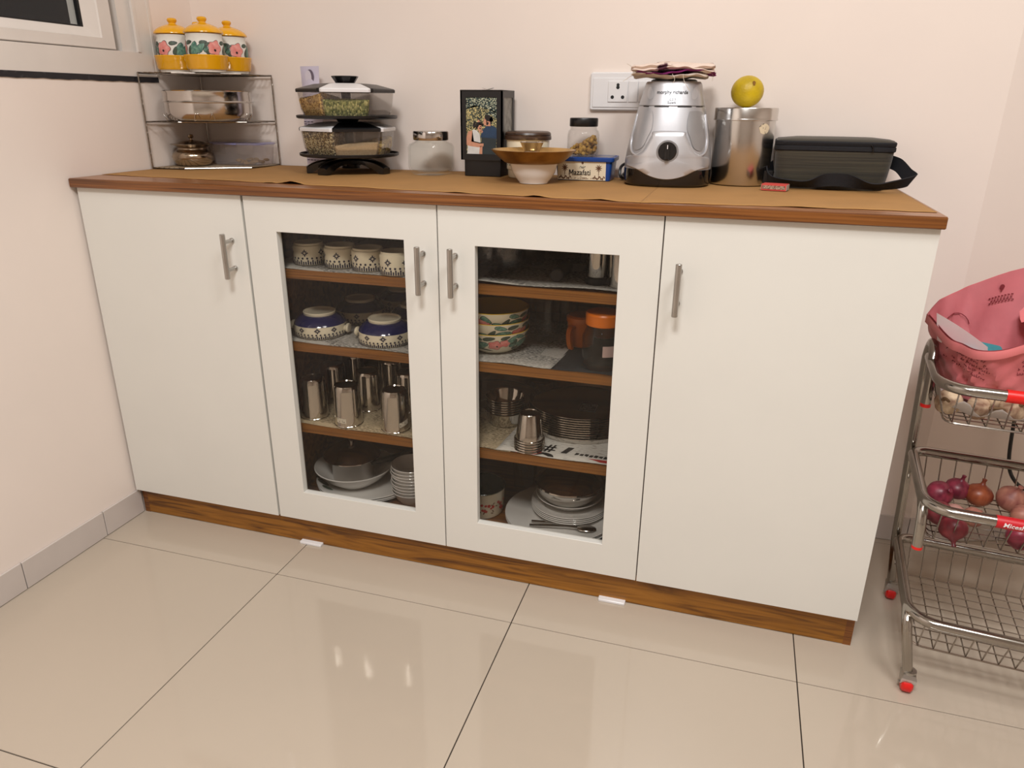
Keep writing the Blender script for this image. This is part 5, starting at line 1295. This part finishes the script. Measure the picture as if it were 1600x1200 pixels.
# price tag sleeve with lettering on the middle and top rims
for k, tx in ((1, .112), (2, .100)):
    z, fy0, zb = TIERS[k]
    cx = tx + lean(z)
    sl = tpart(MB().tube([(cx, fy0, z), (cx + .10, fy0, z)], .0116, 16), 'red_sleeve_label', red_pl if k == 2 else mat('red_label', rgb(196, 24, 36), .4, var=.05))
    if k == 1:
        t_ = text_mb('Micesh', .0120, .0002, 'LEFT', shear=.15)
        t_.xf(lambda x, y, zz: (cx + .010 + x, fy0 - .0119 * math.cos(y / .0119) - .0003, z + .0119 * math.sin(y / .0119) + .0002)).build('lettering', white_pl, sl, smooth=0)
# pink carrier bag in the top basket
pink_m = mat('pink_film', rgb(226, 124, 128), .42, var=.14, scale=16, sheen=.1, bump=.25, bscale=40)
pinkin_m = mat('pink_film_inside', rgb(204, 116, 122), .5, var=.12, scale=16)
cbg = thing('carrier_bag', 'crumpled pink carrier bag open at the top in the upper basket', 'bag', (2.110, .140, .5490))
bo = Vector((2.110, .140, .5490))
rim_pts = [(1.902, .215, .688), (1.9215, .120, .6700), (1.938, .085, .6675), (1.957, .056, .6660), (1.990, .040, .6740), (2.030, .036, .694), (2.100, .045, .722), (2.180, .060, .735), (2.260, .090, .738), (2.310, .160, .740), (2.290, .260, .770), (2.200, .330, .795), (2.095, .350, .7690), (2.013, .330, .7370), (1.980, .316, .7220), (1.949, .298, .7080), (1.925, .262, .7010)]
closed = rim_pts + [rim_pts[0]]
rimp = smooth_path(closed, 4)[:-1]
NB = len(rimp)
def bring(t):
    out = []
    for i, p in enumerate(rimp):
        q = Vector((2.110 + .165 * math.copysign(abs((p.x - 2.110) / .21) ** .9, p.x - 2.110), .180 + .085 * max(-1, min(1, (p.y - .19) / .15)), .5500))
        m_ = Vector((2.110 + (p.x - 2.110) * .86, .175 + (p.y - .175) * .78, .600))
        if t < .5: r = q.lerp(m_, t * 2)
        else: r = m_.lerp(p, (t - .5) * 2)
        cr_ = .004 * math.sin(i * .9 + t * 9) * min(1, 4 * t * (1 - t) + .15) + .0025 * math.sin(i * 1.7 - t * 22) * min(1, 5 * t * (1 - t) + .1) + .003 * math.sin(i * 2.3 + t * 15) * (4 * t * (1 - t))
        n_ = Vector((r.x - 2.11, r.y - .18, 0)); n_.normalize()
        out.append(tuple(r + n_ * cr_ - bo))
    return out
RG = [bring(t) for t in (0, .12, .25, .38, .5, .6, .7, .8, .9, 1.0)]
RF = [bring(k / 26) for k in range(27)]
MB().loft(RF, True, False).build('outer_film', pink_m, cbg, smooth=60)
inn = [[(x * .985, (y - .04) * .975 + .04, z + .001) for x, y, z in r] for r in RF[6:]]
MB().loft(inn, True, False).build('inner_film', pinkin_m, cbg, smooth=60)
hem = MB().loft([[(x * 1.004, (y - .04) * 1.006 + .04, z) for x, y, z in RG[9]], [(x * 1.006, (y - .04) * 1.008 + .04, z - .016) for x, y, z in RG[9]], [(x * 1.001, (y - .04) * 1.001 + .04, z - .017) for x, y, z in RG[9]]], False, False)
hem.build('rim_hem', mat('pink_hem', rgb(232, 132, 134), .42, var=.12, scale=16), cbg, smooth=60)
# handle flap, white slip and turquoise packet peeping out
MB().grid(14, 8, lambda u, v: (-.020 + .22 * u, .060 + .10 * v + .02 * math.sin(u * 5), .110 + .050 * math.sin(u * 3.0 + .3) + .018 * math.sin(v * 6 + u * 7) + .02 * v)).build('crumpled_flap', pink_m, cbg, smooth=60)
def facing(cx, cy, cz, slope=.3):
    return lambda u, v: (cx + u, cy + v * slope, cz + v)
cyl = lambda s_, sz, x, z, sl=-.25: None
# small printed lines on the outer front film
def bag_surface(u, z):
    zz = z - bo.z; best = None
    for i in range(NB):
        for q in range(8, 25):
            a, b, c, d = RF[q][i], RF[q][(i + 1) % NB], RF[q + 1][i], RF[q + 1][(i + 1) % NB]
            if a[1] < .05 and abs(a[0] - b[0]) > 1e-6 and min(a[0], b[0]) <= u <= max(a[0], b[0]):
                k_ = (u - a[0]) / (b[0] - a[0]); za = a[2] + (b[2] - a[2]) * k_; zc = c[2] + (d[2] - c[2]) * k_
                if min(za, zc) - .001 <= zz <= max(za, zc) + .001:
                    y = a[1] + (b[1] - a[1]) * k_; best = y if best is None else min(best, y)
    return best
tl_ = marks([2, 8, 12, 16, 12, 15], .0066, .0088, seed=2).xf(lambda x, y, z: (x, y + .024, z))
def on_bag(x, y, z, ox, oz, ang):
    X_ = ox + x * math.cos(ang) - y * math.sin(ang) * .2; Z_ = oz + y * math.cos(ang) + x * math.sin(ang)
    yy = bag_surface(X_ - bo.x, Z_)
    return (X_ - bo.x, (yy if yy is not None else -.06) - .0022, Z_ - bo.z)
tag(tl_.xf(lambda x, y, z: on_bag(x, y, z, 1.9600, .632, -.35)).build('small_print', mat('dark_red_print', rgb(122, 34, 44), .6, var=.1), cbg, smooth=0), None, None, None, 'stuff')
tl2 = marks([8, 10, 12, 9, 10], .0066, .0088, 'LEFT', seed=6).xf(lambda x, y, z: (x, y + .020, z))
tag(tl2.xf(lambda x, y, z: on_bag(x, y, z, 2.030, .640, .05)).build('small_print', MATS['dark_red_print'], cbg, smooth=0), None, None, None, 'stuff')
slip = thing('white_slip', 'white paper slip peeping out of the pink carrier bag', 'paper', (1.950, .135, .640))
MB().grid(8, 6, lambda u, v: (-.032 + .078 * u - .010 * v, .035 - .075 * u + .004 * v, .054 * v - .040 * u + .008 + .003 * math.sin(u * 3))).build('slip_sheet', mat('white_slip_paper', rgb(232, 210, 208), .7, var=.04), slip, smooth=60)
tq = thing('turquoise_packet', 'flat turquoise packet inside the pink carrier bag', 'packet', (1.990, .130, .640))
MB().loft([[(x, y, z) for x, y in rrect(0, 0, w_, d_, .004, 3)] for w_, d_, z in ((.070, .050, 0), (.076, .056, .004), (.076, .056, .012), (.070, .050, .016))]).xf(lambda x, y, z: (x, y, z + .25 * y - .15 * x - .006)).build('packet_body', mat('turquoise_film', rgb(10, 130, 142), .4, var=.1), tq)
# inside print: pin mark and faint lines on the back film
def bag_back(u, zz):
    best = None
    for i in range(NB):
        for r0, r1 in ((RF[14], RF[18]), (RF[18], RF[22]), (RF[22], RF[25])):
            a, b, c, d = r0[i], r0[(i + 1) % NB], r1[i], r1[(i + 1) % NB]
            if a[1] > .08 and min(a[0], b[0]) <= u <= max(a[0], b[0]) and abs(a[0] - b[0]) > 1e-6:
                k_ = (u - a[0]) / (b[0] - a[0]); y0 = a[1] + (b[1] - a[1]) * k_; y1 = c[1] + (d[1] - c[1]) * k_; za = a[2] + (b[2] - a[2]) * k_; zc = c[2] + (d[2] - c[2]) * k_
                if za - .002 <= zz <= zc + .002: best = y0 + (y1 - y0) * (zz - za) / max(1e-4, zc - za)
    return best
ib = MB(); ix, iz = 2.058 - bo.x, .7170 - bo.z
def on_back(x, y):
    yy = bag_back(ix + x, iz + y)
    return (ix + x, ((yy if yy is not None else .17) - .04) * .975 + .04 - .0045, iz + y)
for ring_ in ([(.0048 * math.cos(t), .014 + .0048 * math.sin(t)) for t in (2 * PI * i / 14 for i in range(14))],): ib.patch(ring_, on_back, 2)
ib.patch([(-.0040, .012), (.0040, .012), (0, .003)], on_back, 2)
for w_, zz in ((.024, -.006), (.019, -.012), (.022, -.017)):
    k_ = -w_
    while k_ < w_: ib.patch(rect(k_, k_ + .0042, zz + k_ * .25, zz + .0026 + k_ * .25), on_back, 1); k_ += .0062
tag(ib.build('inside_print', MATS['dark_red_print'], cbg, smooth=0), None, None, None, 'stuff')
MB().tube([on_back(-.075 + .020 * math.cos(t) - .006 * t, -.062 + .022 * math.sin(t)) for t in (i * .35 for i in range(16))], .0009, 5).build('draw_string', MATS['dark_red_print'], cbg)

# garlic on a white sheet in the top basket
zb = TIERS[2][2]
gl_m = mat('garlic_skin', rgb(208, 184, 152), .7, color2=rgb(124, 88, 66), scale=26, stretch=(2, 2, .6), bump=.3, bscale=60)
gs_m = mat('dry_stalk', rgb(120, 92, 62), .9, var=.4, scale=60)
gsh = MB().grid(30, 14, lambda u, v: (-.150 + .32 * u, -.045 + .15 * v, .0035 + .020 * max(0, 1 - v * 5.0) ** 1.3 * (1 + .45 * math.sin(u * 34)) + (.012 * max(0, 1 - u * 9)) + .001 * math.sin(u * 40)))
o = gsh.build('paper_liner', mat('white_liner_paper', rgb(214, 206, 200), .8, var=.06, scale=14), None, (2.090, .0830, zb + .0015))
s_ = o.modifiers.new('thickness', 'SOLIDIFY'); s_.thickness = .0005
tag(o, 'crumpled white paper sheet under the garlic in the top basket', 'paper')
def garlic_mb(r):
    b = MB(); prof = []
    n, m = 26, 12; vs = []
    for j in range(m + 1):
        t = PI * j / m; zz = -math.cos(t); rr = math.sin(t)
        if zz > .3: rr *= 1 - .55 * (zz - .3); zz += .25 * (zz - .3)
        row = []
        for i in range(n):
            a = 2 * PI * i / n; k_ = 1 + .10 * abs(math.cos(a * 3.5)) * rr
            vs.append((rr * k_ * r * math.cos(a), rr * k_ * r * math.sin(a), zz * r * .82 + r * .78))
    fs = [(j * n + i, j * n + (i + 1) % n, (j + 1) * n + (i + 1) % n, (j + 1) * n + i) for j in range(m) for i in range(n)]
    return b.add(vs, fs)
gl0 = None
gspots = [(1.950, .096, .0240, -.9, 'garlic bulb at the left end of the top basket with dry roots'), (1.977, .088, .0225, .6, 'garlic bulb second from the left against the front wires'), (2.008, .089, .0250, 1.9, 'garlic bulb lying third from the left under the pink bag'),
          (2.040, .086, .0225, .2, 'garlic bulb fourth from the left at the front wires'), (2.076, .085, .0240, 2.5, 'garlic bulb fifth from the left near the frame edge'), (2.116, .086, .0235, 1.0, 'garlic bulb farthest right in the top basket')]
for k, (x, y, r, a, lab) in enumerate(gspots):
    if gl0 is None:
        gl0 = thing('garlic_bulb', lab, 'garlic', (x, y, zb + .0140), a, 'garlic bulbs in the top basket')
        garlic_mb(.0235).build('bulb', gl_m, gl0, smooth=70)
        MB().tube(smooth_path([(0, 0, .036), (.003, .002, .046), (.010, .004, .054), (.020, .004, .058)], 4), [.005, .0042, .004, .0036, .0034, .0032, .003, .003, .003, .003, .0028, .0026, .0024], 8).build('stalk', gs_m, gl0)
        rt = MB()
        for q in range(14):
            t = q * .45; rt.tube([(.004 * math.cos(t), .004 * math.sin(t), .002), (.010 * math.cos(t), .010 * math.sin(t), .0012), (.015 * math.cos(t + .3), .015 * math.sin(t + .3), .002)], .0004, 4)
        tag(rt.build('roots', gs_m, gl0), None, None, None, 'stuff')
        gl0.rotation_euler = (1.1, .3, a)
    else:
        o = dup(gl0, (x, y, zb + .0150), a, lab); o.rotation_euler = (1.0 + .3 * math.sin(k * 2), .5 * math.sin(k), a)
        o.scale = (r / .0235,) * 3

# onions in the middle basket
zb = TIERS[1][2]
on_m = [mat('purple_onion_skin', rgb(150, 52, 72), .38, color2=rgb(98, 26, 44), scale=9, stretch=(5, 5, .6), bump=.15), mat('copper_onion_skin', rgb(160, 84, 50), .38, color2=rgb(112, 46, 30), scale=9, stretch=(5, 5, .6), bump=.15),
        mat('dusty_onion_skin', rgb(178, 120, 100), .5, color2=rgb(132, 72, 66), scale=9, stretch=(5, 5, .6), bump=.2), mat('dark_red_onion_skin', rgb(128, 42, 50), .4, color2=rgb(84, 22, 32), scale=9, stretch=(5, 5, .6), bump=.15)]
OP = [(0, .001), (.006, .0), (.016, .003), (.026, .012), (.0300, .023), (.0285, .034), (.0215, .043), (.011, .0490), (.0055, .0530), (.0040, .0590), (.0052, .0650), (.003, .0660), (0, .0655)]
onion_mesh = {}
def onion(x, y, z, r, tilt, a, k, label):
    o = thing('onion', label, 'onion', (x, y, z), a, 'onions in the middle basket')
    b = MB().lathe(OP, n=24).xf(lambda X_, Y_, Z_: (X_, Y_, Z_ - .024)) if k not in onion_mesh else None
    if b: onion_mesh[k] = b.mesh('bulb', on_m[k], 60); 
    ob = bpy.data.objects.new('bulb', onion_mesh[k]); col.objects.link(ob); ob.parent = o
    rt = MB()
    for q in range(8): rt.tube([(.003 * math.cos(q), .003 * math.sin(q), -.0235), (.007 * math.cos(q), .007 * math.sin(q), -.0275)], .0004, 4)
    tag(rt.build('roots', gs_m, o), None, None, None, 'stuff')
    o.rotation_euler = (tilt, 0, a); o.scale = (r / .030,) * 3
    return o
L_ = ['purple onion nearest the trolley\'s left side, back row', 'pink-topped purple onion with loose skin, second in the back row', 'round copper-brown onion in the middle of the back row', 'big dusty pink onion right of the copper one', 'pale brown onion in front of the dusty pink one', 'purple onion cut by the right edge of the photo, back row',
      'dark red onion hanging low at the front left wires', 'pointed dark red onion tip-down at the front left', 'purple onion at the front right wires', 'small onion lying behind the front rail']
SPO = [(1.975, .130, .029, .026, .9, .4, 0), (2.015, .160, .030, .025, .2, 1.0, 0), (2.052, .150, .027, .027, .15, 2.0, 1), (2.110, .145, .030, .029, .4, .3, 2), (2.112, .088, .024, .023, 1.3, 1.2, 2), (2.165, .140, .028, .027, .8, 2.2, 0),
       (1.956, .040, .030, .0245, 1.0, .4, 3), (1.972, -.002, .024, .026, 2.5, .1, 3), (2.082, .0, .025, .026, 1.2, 1.3, 0), (2.022, .062, .020, .020, 1.4, 2.4, 2)]
for (x, y, dz, r, tl_a, a, k), lab in zip(SPO, L_): onion(x, y, zb + dz, r, tl_a, a, k, lab)
skin = MB().grid(8, 8, lambda u, v: (-.022 + .044 * u, -.018 + .034 * v, .014 * math.sin(u * 3) * math.sin(v * 3 + .4)))
o = skin.build('onion_peel', mat('pale_onion_peel', rgb(192, 140, 128), .6, var=.25, scale=40), None, (1.999, .108, zb + .0085)); tag(o, 'papery loose onion peel between the purple onions', 'peel')
s_ = o.modifiers.new('thickness', 'SOLIDIFY'); s_.thickness = .0006
# black cable hanging on the wall behind
ck = MB().tube(smooth_path([(2.218, .525, .560), (2.214, .522, .42), (2.216, .520, .34), (2.228, .520, .25), (2.252, .520, .205), (2.29, .520, .18)], 6), .0045, 8)
tag(ck.build('wall_cable', black_pl), 'black cable hanging down the wall behind the trolley', 'cable')
